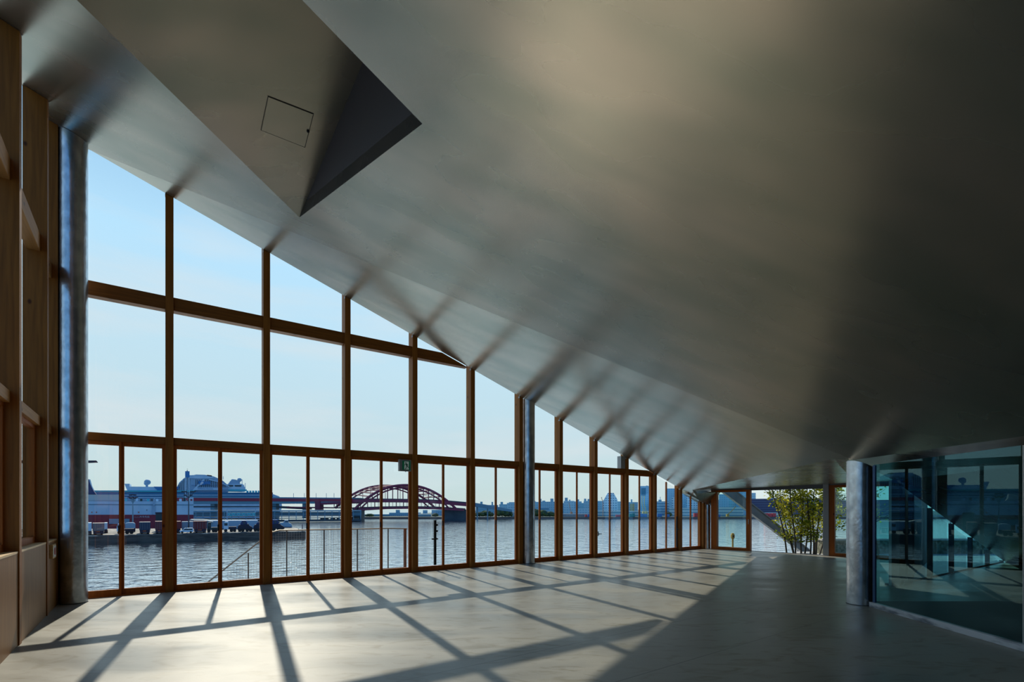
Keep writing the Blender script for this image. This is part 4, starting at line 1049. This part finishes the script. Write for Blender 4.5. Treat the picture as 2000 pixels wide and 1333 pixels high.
# cruise ship
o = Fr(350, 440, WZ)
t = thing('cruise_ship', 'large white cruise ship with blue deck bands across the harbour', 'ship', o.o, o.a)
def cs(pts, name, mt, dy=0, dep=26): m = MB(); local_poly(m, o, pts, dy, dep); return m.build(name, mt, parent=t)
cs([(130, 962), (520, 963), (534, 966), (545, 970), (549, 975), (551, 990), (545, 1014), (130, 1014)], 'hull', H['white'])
for y0, y1, c_ in ((958.5, 961.5, 'teal'), (962.5, 966.5, 'band'), (968.5, 971.5, 'band'), (974, 975.5, 'band'), (978, 979, 'band'), (982, 983, 'band')):
    cs([(130, y0), (533 if y0 > 960 else 380, y0), (533 if y0 > 960 else 380, y1), (130, y1)], 'deck_band', H[c_], -0.4, 0.4 if y0 > 960 else 20)
cs([(249, 959.5), (313, 960.5), (301, 951.5), (253, 951), (253, 945.5), (243, 945.5), (246, 953)], 'aft_house', H['white'], 2, 20)
cs([(300, 951), (351, 951.5), (346, 957), (310, 961)], 'blue_deck', H['blue'], 1.5, 20)
cs([(340, 962), (395, 962), (395, 930), (391, 928.5), (375, 928.5), (360, 934), (350, 943), (344, 955)], 'arched_screen', H['white'], 3, 18)
cs([(372, 963), (432, 963), (446, 962), (446, 949), (436, 940), (424, 934), (417, 931), (400, 928), (383, 927.5), (372, 930)], 'funnel_block', H['clight'], 2, 18)
for k in range(8): cs([(343+k*3.6, 962), (344+k*3.6, 962), (344+k*3.6+1.5, max(931, 950-k*3.4)), (343+k*3.6+1.5, max(931, 950-k*3.4))], 'screen_rib', H['pier'], 2.4, 0.5)
for k in range(16): cs([(382+k*3.8, 952.5), (383+k*3.8, 952.5), (383+k*3.8, 937.5+max(0, k-9)*1.2), (382+k*3.8, 937.5+max(0, k-9)*1.2)], 'louvre', H['pier'], 1.7, 0.3)
for y0 in (948.5, 957.6, 960.5): cs([(374, y0), (446, y0), (446, y0+0.5), (374, y0+0.5)], 'deck_line', H['band'], 0.9, 0.6)
cs([(372, 963), (392, 944), (392, 952), (378, 963)], 'stair_shadow_panel', H['grey'], 1.4, 0.3)
cs([(370, 928.5), (415, 930.5), (418, 934.5), (400, 935.5), (370, 935)], 'top_fairing', H['white'], 1.2, 18)
cs([(404.5, 928), (413.5, 929), (414.5, 931.5), (404.5, 930)], 'exhaust', H['navy'], 1, 6)
cs([(372, 962), (395, 938), (398, 936), (400, 938), (376, 962)], 'strut', H['white'], 0.6, 1)
cs([(408, 936), (430, 941), (448, 950), (448, 952), (428, 943), (408, 938)], 'arch_rib', H['white'], 0.6, 1)
# funnel emblem: a dark blue wave patch with a pale curl
cs([(387, 941), (391, 940), (400, 941), (411, 940.5), (411, 947), (403, 946.5), (397, 948), (390, 947.5), (387, 944)], 'emblem', H['blue'], 0.3, 0.6)
cs([(390, 948), (392, 943), (394, 941.2), (397, 942), (397.6, 944.5), (395, 946), (393, 948)], 'emblem_curl', H['letter'], 0.1, 0.2)
cs([(380, 953), (430, 953.5), (434, 958), (378, 958)], 'name_board', H['white'], 0.3, 1)
text('DIAMOND PRINCESS', 386, 956.2, 3.1, 0.1, t, o, H['blue'], 'ship_name', 0.92)
cs([(441, 960), (479, 961), (479, 953), (474, 946), (470, 945.5), (441, 946.5)], 'bridge_house', H['white'], 3, 20)
for x0_, x1_ in ((444, 455), (459, 471)): cs([(x0_, 951), (x1_, 951), (x1_+0.8, 948), (x0_-0.8, 948)], 'bridge_window', H['win'], 2.6, 0.4)
cs([(444, 960), (482, 960), (482, 956.5), (444, 956.5)], 'bridge_base', H['teal'], 2.4, 0.6)
cs([(446, 946), (450, 940), (458, 937), (466, 939), (468, 946)], 'dome_house', H['clight'], 4, 8)
for px, py, r in ((288, 942.5, 5.0), (285.8, 945, 3.6), (467.8, 938, 4.0), (455, 940, 3.8)):
    m = MB(); p = o.P(px, py, 6); m.ball(p, r/F*470, 16); m.tube([p, p+Vector((0, 0, -r*1.9/F*470))], 0.5, 8); m.build('radome', H['clight'], parent=t, smooth=True)
m = MB()
for px, y0, y1 in ((473, 937, 950), (479, 944, 958), (476.5, 947, 958), (436, 931, 937)): p = o.P(px, y1, 6); q_ = o.P(px, y0, 6); m.tube([p, q_], 0.25, 5)
m.build('masts', H['clight'], parent=t)
for k in range(9): cs([(482+k*5.6, 958.8), (485.5+k*5.6, 959.2), (485.5+k*5.6, 963), (482+k*5.6, 963)], 'deck_screen', H['teal'], 2, 3)

# elevated red and grey highway
Ya, Yb = 392.0, 425.0
def hY(px): return Ya + (Yb-Ya)*(px-340)/(720-340)
def hseg(o, m, pa, pb, ta, ba, tb, bb, dep, dy=0):
    A1, B1 = hY(pa)+dy, hY(pb)+dy
    a0, a1, b0_, b1_ = at(pa, ba, A1)-o, at(pa, ta, A1)-o, at(pb, bb, B1)-o, at(pb, tb, B1)-o
    d_ = Vector((0, dep, 0)); m.hexa([a0, b0_, b0_+d_, a0+d_, a1, b1_, b1_+d_, a1+d_])
o = at(500, 985, 400); o.z = WZ
t = thing('elevated_highway', 'long elevated highway with a dark red girder leading to the arch bridge', 'road', o)
m = MB(); hseg(o, m, 340, 700, 973, 979, 975, 980.5, 14); m.build('red_girder', H['roadred'], parent=t)
m = MB(); hseg(o, m, 340, 700, 970, 973, 973, 975, 14, 0.5); m.build('parapet', H['grey'], parent=t)
m = MB(); hseg(o, m, 340, 700, 979, 985, 980.5, 984, 14, 0.5); m.build('grey_girder', H['grey'], parent=t)
m = MB(); hseg(o, m, 340, 555, 989, 992, 989.5, 991, 10, 3); hseg(o, m, 540, 600, 989, 993, 992, 996, 10, 3); m.build('lower_ramp', H['termd'], parent=t)
for px, w_ in ((415, 3.8), (535, 3.8), (593, 2.5)):
    m = MB(); hseg(o, m, px-w_, px+w_, 984, 1012, 984, 1012, 6, 3); m.build('pier', H['grey'], parent=t)
m = MB(); hseg(o, m, 615, 625, 980, 998, 980, 998, 8, -1); m.build('red_pier', H['bridge'], parent=t)
m = MB(); hseg(o, m, 624, 700, 982.5, 986.5, 980, 983.5, 8, -0.5); hseg(o, m, 560, 700, 990, 993, 992, 994, 8, 2); m.build('lower_girder', H['bridge'], parent=t)
m = MB()
for px in (652, 657, 663, 670, 677, 684): hseg(o, m, px, px+0.8, 984, 993, 984, 993, 1, 1)
m.build('strut_row', H['pier'], parent=t)
m = MB()
for px in (573, 594, 617, 637, 652): hseg(o, m, px, px+0.5, 964, 972.5, 964, 972.5, 0.3, 2)
m.build('lamp_posts', H['grey'], parent=t)

# port terminal, double deck
o = Fr(500, 360, WZ)
t = thing('port_terminal', 'long blue-grey double-deck pier terminal behind the quay', 'building', o.o, o.a)
def pt_(y0, y1, x0_, x1_, name, mt, dy=0, dep=1.0): m = MB(); local_box(m, o, x0_, x1_, y0, y1, dy, dep); return m.build(name, mt, parent=t)
pt_(997, 1000.5, 300, 706, 'upper_deck', H['term'], -1, 30)
pt_(1000.5, 1010, 300, 706, 'upper_wall', H['grey'], 3, 24)
pt_(1009, 1011.5, 300, 706, 'lower_deck', H['term'], -1, 30)
pt_(1011.5, 1016, 300, 706, 'lower_wall', H['termd'], 5, 20)
pt_(1015.5, 1022.5, 300, 706, 'quay_face', H['pier'], -3, 30)
for k in range(24):
    px = 382 + k*14; pt_(999, 1016, px, px+1.1, 'column', H['term'], -1.4, 1)
for px0_, px1_ in ((626, 642), (646, 655), (658, 664), (690, 702)): pt_(1011.5, 1017, px0_, px1_, 'shed', cmat('shed_grey', (0.16, 0.18, 0.18)), 3.5, 2)
o = Fr(470, 335, WZ)
t = thing('boarding_bridge', 'teal glazed lattice passenger gangway on the terminal', 'gangway', o.o, o.a)
m = MB(); local_box(m, o, 445, 500, 1002, 1009, 0, 5); m.build('tunnel', H['teal'], parent=t)
m = MB()
for k in range(5):
    p0_, p1_, p2_ = o.P(446+k*10, 1009, -0.3), o.P(451+k*10, 1002, -0.3), o.P(456+k*10, 1009, -0.3); m.tube([p0_, p1_, p2_], 0.25, 4)
m.build('lattice', H['clight'], parent=t)
for px in (443.5, 499): m = MB(); local_box(m, o, px-1, px+1, 993, 1021, 0, 3); m.build('tower', H['clight'], parent=t)
o = Fr(450, 183, QZ)
t = thing('long_shed', 'long pale flat-roofed shed behind the lorries on the quay', 'shed', o.o, o.a)
m = MB(); local_box(m, o, 404, 504, 1017, 1034, 0, 8); m.build('walls', H['clight'], parent=t)
m = MB(); local_poly(m, o, [(368, 1017.5), (372, 1015), (398, 1015.5), (416, 1019.5), (416, 1021), (396, 1017.5)], -2, 6); m.build('curved_roof', cmat('roof_pale', (0.6, 0.6, 0.56)), parent=t)

# red arch bridge
o = at(790, 1000, 420); o.z = WZ
t = thing('arch_bridge', 'dark red double-deck arch bridge across the harbour', 'bridge', o)
def rib(x0_, x1_, xa_, pk, base, Yr, r, name):
    # parabola in the picture plane of its own distance
    m = MB(); pts = []
    for k in range(41):
        f = -1+2*k/40; x = (x0_+x1_)/2 + (x1_-x0_)/2*f; y = pk + (base-pk)*abs(f)**2.15
        pts.append(at(x, y, Yr)-o)
    m.tube(pts, r, 6); m.build(name, H['bridge'], parent=t); return pts
n_up = rib(692, 892, 0, 948.2, 996, 415, 1.15, 'near_arch_rib')
n_lo = rib(706, 876, 0, 953.5, 992, 415, 0.7, 'near_inner_rib')
f_up = rib(655, 850, 0, 949.2, 993, 438, 1.1, 'far_arch_rib')
f_lo = rib(668, 836, 0, 954, 990, 438, 0.65, 'far_inner_rib')
m = MB()
for k in range(6, 35, 2): m.tube([n_up[k], f_up[min(40, k+1)]], 0.5, 4)
for k in range(8, 33, 4): m.tube([n_up[k], f_up[k+4]], 0.2, 4); m.tube([f_up[k], n_up[min(40, k+4)]], 0.2, 4)
m.build('cross_bracing', H['bridge'], parent=t)
m = MB()
for k in range(7, 34, 2): a_ = n_up[k]; m.box((a_.x-0.36, a_.y-0.2, at(0, 979, 415).z-o.z), (a_.x+0.36, a_.y+0.2, a_.z))
for k in range(8, 33, 3): a_ = f_up[k]; m.box((a_.x-0.18, a_.y-0.2, at(0, 979, 438).z-o.z), (a_.x+0.18, a_.y+0.2, a_.z))
for k in range(4, 38, 2): a_ = n_up[k]; m.tube([n_up[k], Vector((a_.x, a_.y, n_lo[k].z if n_lo[k].z < a_.z else a_.z-0.3))], 0.2, 4)
m.build('hangers', H['bridge'], parent=t)
def deck(name, pts, dep, mt, Yd): m = MB(); m.prism([at(x, y, Yd)-o for x, y in pts], (0, dep, 0)); m.build(name, mt, parent=t)
deck('upper_deck', [(690, 976), (760, 976.5), (830, 977.5), (875, 980), (915, 984), (915, 990), (875, 986.5), (830, 982.5), (760, 981.5), (690, 981.5)], 20, H['bridge'], 414)
deck('upper_parapet', [(690, 974), (760, 974.5), (830, 975.5), (875, 978), (915, 981.5), (915, 984), (875, 980), (830, 977.5), (760, 976.5), (690, 976)], 18, H['pier'], 415)
deck('lower_deck', [(700, 993), (745, 991.8), (800, 991.2), (850, 992), (905, 995), (905, 998.5), (850, 995.6), (800, 994.6), (745, 995.2), (700, 998)], 20, H['bridge'], 414)
deck('lower_parapet', [(690, 991.5), (745, 989.8), (800, 989), (850, 990), (905, 993.5), (905, 995.5), (690, 993.5)], 18, H['pier'], 416)
m = MB()
for k in range(28):
    px = 697 + k*7.0; p0_ = at(px, 992, 414.5)-o; p1_ = at(px, 981, 414.5)-o; m.tube([p0_, p1_], 0.38 if k % 2 else 0.2, 4)
m.build('deck_columns', H['bridge'], parent=t)
deck('right_pier', [(866, 996), (914, 996), (914, 1017), (866, 1017)], 16, H['pier'], 422)
deck('left_pier', [(688, 993), (708, 993), (704, 999), (704, 1018), (688, 1018)], 12, H['pier'], 421)
for px in (757, 784, 842):
    m = MB(); p = at(px, 975.6, 413)-o; m.box((p.x-1.0, p.y, p.z), (p.x+1.0, p.y+1.5, p.z+1.1)); m.build('car_on_deck', H['white'], parent=t) if False else None
# viaduct going on to the right
o = at(950, 1000, 450); o.z = WZ
t = thing('viaduct', 'grey-blue viaduct descending behind the trees right of the bridge', 'road', o)
m = MB(); m.prism([at(x, y, 450)-o for x, y in ((905, 984), (930, 985.5), (962, 991), (1000, 998), (1000, 1000.5), (962, 995.5), (930, 991), (905, 989))], (0, 14, 0)); m.build('girder', H['grey'], parent=t)
m = MB(); m.prism([at(x, y, 450)-o for x, y in ((905, 982), (930, 983), (962, 988.5), (1000, 996), (1000, 998), (962, 991), (930, 985.5), (905, 984))], (0, 13, 0)); m.build('parapet', H['term'], parent=t)
for px in (932, 952): m = MB(); p = at(px, 1012, 453)-o; m.box((p.x-0.5, p.y, 0), (p.x+0.5, p.y+4, at(px, 990, 453).z-WZ)); m.build('pier', H['grey'], parent=t)

# ------------------------------------------------------------------ far shore: trees and buildings
M['far_tree'] = mat('far_tree', (0.018, 0.055, 0.035), 0.9, noise=((0.35, 0.35, 0.35), (0.075, 0.12, 0.02), 0.45, 0.68))
BZ = WZ+2.0
tr = [(937, 18, 1001, 'low tree clump on the far shore just right of the bridge pier'), (949, 20, 998, 'rounded tree clump under the viaduct'), (958, 12, 1001, 'small tree left of the mullion beside the viaduct'),
      (981, 26, 993.5, 'largest rounded green tree on the far shore, left of the middle column'), (995, 12, 998, 'smaller green tree right of the largest far-shore tree'), (1045, 18, 995, 'dark green tree just right of the middle column'),
      (1060, 18, 997, 'green tree on the far shore in front of the long apartment block'), (1074, 18, 1000, 'low green bushy tree left of the first post past the middle column'), (1084, 12, 1003, 'last low green bush before the first post past the middle column'),
      (1305, 13, 1001, 'yellow-green tree in front of the pale blue tower'), (850, 12, 1003, 'dark green tree behind the right end of the arch bridge'), (722, 16, 1004, 'flat dark tree clump seen under the left end of the arch bridge')]
for k, (px, w_, yt, lab) in enumerate(tr):
    Y = 488 + (k % 3)*3; o = at(px, 1012, Y); o.z = BZ
    t = thing('far_tree', lab, 'tree', o, 0, 'trees on the far shore')
    r = w_/2/F*Y; hh = at(px, yt, Y).z-BZ
    m = MB(); m.tube([(0, 0, 0), (0, 0, hh*0.5)], 0.4, 6); m.build('trunk', M['bark'], parent=t)
    m = MB(); m.blob((0, 0, hh*0.58), (r, r*0.8, hh*0.44), 0.12, 3, k); m.blob((-r*0.5, -1, hh*0.42), (r*0.6, r*0.6, hh*0.36), 0.15, 2, k+50); m.blob((r*0.5, -1, hh*0.42), (r*0.6, r*0.6, hh*0.36), 0.15, 2, k+90)
    m.build('crown', M['far_tree'], parent=t)
def bmat(name, wall, win, sx_, sz_, fx=0.5, fz=0.45):
    m = bpy.data.materials.new(name); m.use_nodes = True
    t = m.node_tree; p = t.nodes['Principled BSDF']; L = t.links.new; p.inputs['Roughness'].default_value = 0.7
    tc = t.nodes.new('ShaderNodeTexCoord'); sp = t.nodes.new('ShaderNodeSeparateXYZ'); L(tc.outputs['Object'], sp.inputs[0])
    def band(sock, size, frac):
        d_ = t.nodes.new('ShaderNodeMath'); d_.operation = 'DIVIDE'; d_.inputs[1].default_value = size; L(sock, d_.inputs[0])
        f_ = t.nodes.new('ShaderNodeMath'); f_.operation = 'FRACT'; L(d_.outputs[0], f_.inputs[0])
        g_ = t.nodes.new('ShaderNodeMath'); g_.operation = 'LESS_THAN'; g_.inputs[1].default_value = frac; L(f_.outputs[0], g_.inputs[0]); return g_
    a = band(sp.outputs['X'], sx_, fx); b = band(sp.outputs['Z'], sz_, fz)
    mu = t.nodes.new('ShaderNodeMath'); mu.operation = 'MULTIPLY'; L(a.outputs[0], mu.inputs[0]); L(b.outputs[0], mu.inputs[1])
    mx = t.nodes.new('ShaderNodeMixRGB'); mx.inputs[1].default_value = (*wall, 1); mx.inputs[2].default_value = (*win, 1)
    L(mu.outputs[0], mx.inputs[0]); L(mx.outputs[0], p.inputs['Base Color']); return m
BM = {'a': bmat('block_a', (0.314, 0.544, 0.693), (0.198, 0.412, 0.561), 2.6, 3.0), 'b': bmat('block_b', (0.231, 0.462, 0.610), (0.148, 0.346, 0.495), 2.2, 3.2),  # wall colours brightened to paint in distance haze on the backlit fronts
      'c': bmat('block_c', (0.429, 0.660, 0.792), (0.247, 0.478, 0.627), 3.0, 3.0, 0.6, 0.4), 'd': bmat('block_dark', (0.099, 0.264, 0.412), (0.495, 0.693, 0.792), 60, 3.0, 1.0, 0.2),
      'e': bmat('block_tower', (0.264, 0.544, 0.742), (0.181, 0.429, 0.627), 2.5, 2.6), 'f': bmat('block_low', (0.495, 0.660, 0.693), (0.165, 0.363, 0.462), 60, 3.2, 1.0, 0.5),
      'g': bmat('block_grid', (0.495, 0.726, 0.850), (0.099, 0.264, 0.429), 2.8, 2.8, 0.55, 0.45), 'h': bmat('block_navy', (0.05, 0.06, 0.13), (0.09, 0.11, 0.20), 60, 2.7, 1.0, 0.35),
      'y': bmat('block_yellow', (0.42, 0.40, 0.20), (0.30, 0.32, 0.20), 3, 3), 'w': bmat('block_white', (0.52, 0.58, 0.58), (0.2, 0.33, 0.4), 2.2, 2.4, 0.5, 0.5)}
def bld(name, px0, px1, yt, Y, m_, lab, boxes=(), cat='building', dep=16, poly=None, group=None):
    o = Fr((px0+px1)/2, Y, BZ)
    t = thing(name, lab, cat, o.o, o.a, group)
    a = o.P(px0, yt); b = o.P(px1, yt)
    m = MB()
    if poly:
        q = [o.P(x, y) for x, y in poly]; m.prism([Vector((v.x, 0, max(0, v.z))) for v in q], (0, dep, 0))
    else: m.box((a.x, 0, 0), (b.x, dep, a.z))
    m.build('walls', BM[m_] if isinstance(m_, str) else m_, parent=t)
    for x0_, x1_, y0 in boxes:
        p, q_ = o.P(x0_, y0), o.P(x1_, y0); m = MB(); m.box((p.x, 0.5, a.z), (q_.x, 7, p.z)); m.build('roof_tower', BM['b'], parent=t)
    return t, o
bld('apartment_block', 929, 973, 987, 640, 'b', 'low blue-grey block behind the viaduct', [(938, 942.5, 980.5), (960, 963, 981)])
bld('apartment_block', 975, 992, 985.5, 600, 'a', 'blue-grey block behind the largest far-shore tree', [(977.5, 982.5, 981)])
bld('apartment_block', 990, 1016, 983, 560, 'c', 'pale blue stepped block immediately left of the middle column', [(994, 1008, 981.5)])
bld('house', 996, 1010, 1003, 495, 'w', 'small white hip-roofed house by the water left of the middle column', poly=[(997, 1011), (1010, 1011), (1010, 1004), (1006, 1000), (1001, 1000), (997, 1004)])
bld('apartment_block', 1036, 1052, 981, 620, 'a', 'blue block just right of the middle column', [(1043, 1046.5, 979.5)])
bld('apartment_block', 1052, 1084, 980.5, 600, 'a', 'long blue apartment block with two roof towers', [(1053, 1057.5, 975), (1059, 1065, 978.5), (1075, 1081, 974.5)])
bld('low_building', 1054, 1072, 992, 530, 'd', 'dark flat low building in front of the long apartment block')
bld('apartment_block', 1084, 1102, 983, 640, 'b', 'blue block hidden mostly by the first post past the middle column')
bld('apartment_block', 1101, 1122, 979, 600, 'c', 'blue block with one tall roof tower, second bay past the middle column', [(1103.2, 1108.8, 972.7), (1111.5, 1114, 976.5)])
bld('apartment_block', 1122, 1136, 980, 660, 'a', 'blue block with a square roof box beside the bay mullion', [(1126, 1131, 976)])
bld('apartment_block', 1131, 1143, 983, 640, 'b', 'low gap-filling blue block between two roof towers')
bld('apartment_block', 1140, 1156, 979, 600, 'a', 'blue block with twin roof towers left of the lever-handle post', [(1140.8, 1145, 974.7), (1147.5, 1152.5, 975.3)])
bld('apartment_block', 1166, 1178, 979, 600, 'e', 'plain darker blue block behind the yellow-topped crane')
bld('hotel_tower', 1177, 1207, 977, 560, 'g', 'hotel tower with a sloping trapezoid roof and rows of windows', poly=[(1178, 1011), (1207, 1011), (1206, 977), (1198.5, 963.5), (1187, 963.5), (1178, 979)])
bld('apartment_block', 1206, 1222, 980, 600, 'a', 'blue block right of the trapezoid hotel', [(1212, 1214.5, 975)])
bld('apartment_block', 1228, 1246, 981.5, 600, 'a', 'blue block with a narrow roof tower in the bay left of the tall tower', [(1232, 1235, 976)])
bld('office_building', 1230, 1239, 984.5, 560, 'y', 'small yellow office building in front of a blue block')
tt, oo = bld('high_rise', 1250, 1270, 950, 620, 'e', 'tallest pale blue tower with a dark screen panel', [(1262, 1265, 949)], dep=20)
m = MB(); a, b = oo.P(1252.3, 968.5), oo.P(1261, 954); m.box((a.x, -0.6, a.z), (b.x, 0, b.z)); m.build('screen_panel', H['blue'] if False else cmat('screen_teal', (0.05, 0.22, 0.35)), parent=tt)
bld('office_building', 1268, 1283, 982, 600, 'a', 'blue block at the right foot of the tallest tower')
bld('office_building', 1281, 1307, 980, 540, 'd', 'dark office block with white floor bands', [(1286, 1292, 976.5), (1289, 1290, 971)])
bld('high_rise', 1300, 1321, 955.5, 600, 'e', 'broad pale blue tower in the bay before the last short post', [(1303, 1317, 954.8)])
bld('office_building', 1312, 1322, 972, 570, 'g', 'white-gridded block in front of the broad tower')
bld('high_rise', 1322, 1341, 965, 590, 'e', 'blue tower behind the short cedar post', [(1334, 1340, 964)])
bld('office_building', 1341, 1378, 967.5, 570, 'g', 'wide office block with rows of windows at the corner', [(1344, 1352, 964)])
bld('low_building', 1307, 1378, 993, 520, 'f', 'long low white-roofed building below the wide office block')
bld('high_rise', 1398, 1404.5, 977, 600, 'a', 'thin pale block at the left edge of the corner window')
bld('high_rise', 1404, 1424, 966, 570, 'e', 'teal tower in the corner window left of the brace')
bld('high_rise', 1424, 1438, 972, 600, 'b', 'middle teal tower half covered by the brace')
bld('high_rise', 1438, 1458, 960.5, 580, 'e', 'teal tower at the right side of the corner window', [(1440, 1446, 960)])
bld('low_building', 1396, 1452, 991, 520, 'f', 'long low building with white parking decks in the corner window')
bld('high_rise', 1462, 1476, 963.5, 640, 'c', 'pale tower at the left edge of the open bay')
bld('office_building', 1462, 1606, 975, 560, 'h', 'wide dark navy banded building across the open bay', [(1500, 1530, 973.5)])
bld('low_building', 1483, 1520, 1002, 500, 'f', 'low white shed in front of the navy building')
bld('office_building', 1606, 1780, 978, 620, 'h', 'dark hillside-like navy building behind the framed window')
bld('warehouse', 1099, 1147, 1004.5, 490, cmat('warehouse', (0.26, 0.31, 0.34), 0.8, (0.2, 0.24, 0.28), 0.2), 'long grey quayside warehouse with a pale roof')
t_, o_ = bld('warehouse_roof', 1099, 1146, 1003, 489, cmat('warehouse_roof', (0.60, 0.58, 0.50)), 'pale roof canopy along the quayside warehouse', cat='canopy', dep=1) if False else (None, None)
bld('warehouse', 1084, 1098, 1002, 500, 'f', 'small pale shed left of the long quayside warehouse')
bld('warehouse', 1166, 1214, 998, 520, 'f', 'white-topped harbour sheds below the trapezoid hotel')
bld('warehouse', 1228, 1282, 999, 520, 'f', 'harbour sheds behind the yellow crane')
bld('warehouse', 1115, 1160, 994, 540, 'c', 'pale low blocks behind the long quayside warehouse')
bld('warehouse', 704, 760, 1005, 520, 'f', 'low warehouse under the left half of the arch bridge')
bld('warehouse', 760, 822, 1002, 540, 'b', 'blue warehouse under the middle of the arch bridge', [(773, 781, 996.5)])
bld('warehouse', 816, 842, 1004.5, 500, 'f', 'pale warehouse under the right half of the arch bridge')
bld('office_building', 826, 835, 997, 560, 'a', 'small blue block seen under the right half of the bridge')
bld('office_building', 843, 868, 996.5, 560, 'a', 'blue block beside the right bridge pier')
bld('warehouse', 1018, 1050, 1006, 500, 'b', 'low blue shed hidden mostly by the middle column')
# containers, cranes on the far shore
cont = [(1143, 1147, 1006, 1009, 'cr', 'small red container at the right end of the quayside warehouse'), (1148, 1154, 1005, 1010, 'cb', 'bright blue container right of the quayside warehouse'),
        (1203, 1213, 1006, 1009.5, 'cr', 'red containers below the trapezoid hotel'), (1229, 1234, 1004, 1009, 'cg', 'green container left of the bay mullion'), (1234.5, 1240, 1003.5, 1009, 'cg', 'green container beside the bay mullion'),
        (1249, 1257, 1004, 1009, 'cb', 'blue tarpaulined stack under the tallest tower'), (1258, 1264, 1004.5, 1009, 'cb', 'smaller blue stack under the tallest tower'), (1284, 1293, 1004, 1008.5, 'cb', 'blue stack in front of the dark banded office'),
        (1300, 1308, 1005, 1008.5, 'cb', 'blue shed roof near the yellow-green tree'), (1356, 1364, 1003, 1008, 'cr', 'red truck-like container at the wide office block'), (1402, 1407, 1005.5, 1008.5, 'cb', 'blue box in the corner window'),
        (1494, 1501, 1003, 1007.5, 'cr', 'red container in the open bay'), (1502, 1508, 1003.3, 1007.5, 'cr', 'second red container in the open bay, right of the first'), (1509, 1516, 1003, 1007.5, 'cr', 'third red container in the open bay')]
cmx = {'cr': cmat('far_red', (0.45, 0.05, 0.06)), 'cb': cmat('far_blue', (0.02, 0.16, 0.42)), 'cg': cmat('far_green', (0.02, 0.22, 0.22))}
for x0_, x1_, y0, y1, c_, lab in cont:
    Y = 480.5; o = at(x0_, y1, Y); o.z = BZ; b = at(x1_, y0, Y)
    m = MB(); m.box((0, 0, 0), (b.x-o.x, 2.5, b.z-BZ)); ob = m.build('far_container', cmx[c_], loc=o); tag(ob, lab, 'container', 'containers on the far shore')
M['cy'] = cmat('crane_yellow', (0.50, 0.45, 0.12)); M['co'] = cmat('crane_orange', (0.45, 0.25, 0.16))
def shore_crane(px, ybase, pts_list, lab, mt, r=0.5, dist=500):
    Y = dist; o = at(px, ybase, Y); o.z = BZ
    t = thing('harbour_crane', lab, 'crane', o, 0, 'harbour cranes on the far shore')
    m = MB()
    q_ = [at(x, y, Y)-o for x, y in pts_list]; m.tube(q_, r, 5); m.build('boom', mt, parent=t)
    m = MB(); w_ = 1.2 if q_[0].z < 6 else 0.25; m.box((q_[0].x-w_, -w_, 0), (q_[0].x+w_, w_, max(q_[0].z+0.2, 1.0))); m.build('base', mt, parent=t); return t
shore_crane(1257, 1008, [(1257, 1000), (1254, 985), (1253.5, 969)], 'yellow harbour crane with a tall jib before the tallest tower', M['cy'], 0.4, 497)
shore_crane(1261, 1008, [(1262, 1000), (1258.5, 985), (1258.5, 969)], 'second yellow harbour crane jib before the tallest tower', M['cy'], 0.4, 508)
shore_crane(1116, 1008, [(1116, 1001), (1113, 991), (1111, 982)], 'slim orange harbour crane above the quayside warehouse', M['co'], 0.3, 512)
shore_crane(1177, 1008, [(1177.5, 985), (1176.5, 978), (1174.5, 972), (1176, 972)], 'dark-headed thin crane beside the trapezoid hotel', M['co'], 0.3)
shore_crane(1421, 1008, [(1421, 1005), (1427, 1001), (1437, 990)], 'yellow excavator crane with a raised boom in the corner window', mat('exc', (0.5, 0.30, 0.08), 0.6), 0.4)
shore_crane(1258, 1010, [(1258, 1009), (1261, 1003), (1264, 1001)], 'yellow crawler boom among the blue stacks', M['cy'], 0.4, 488)
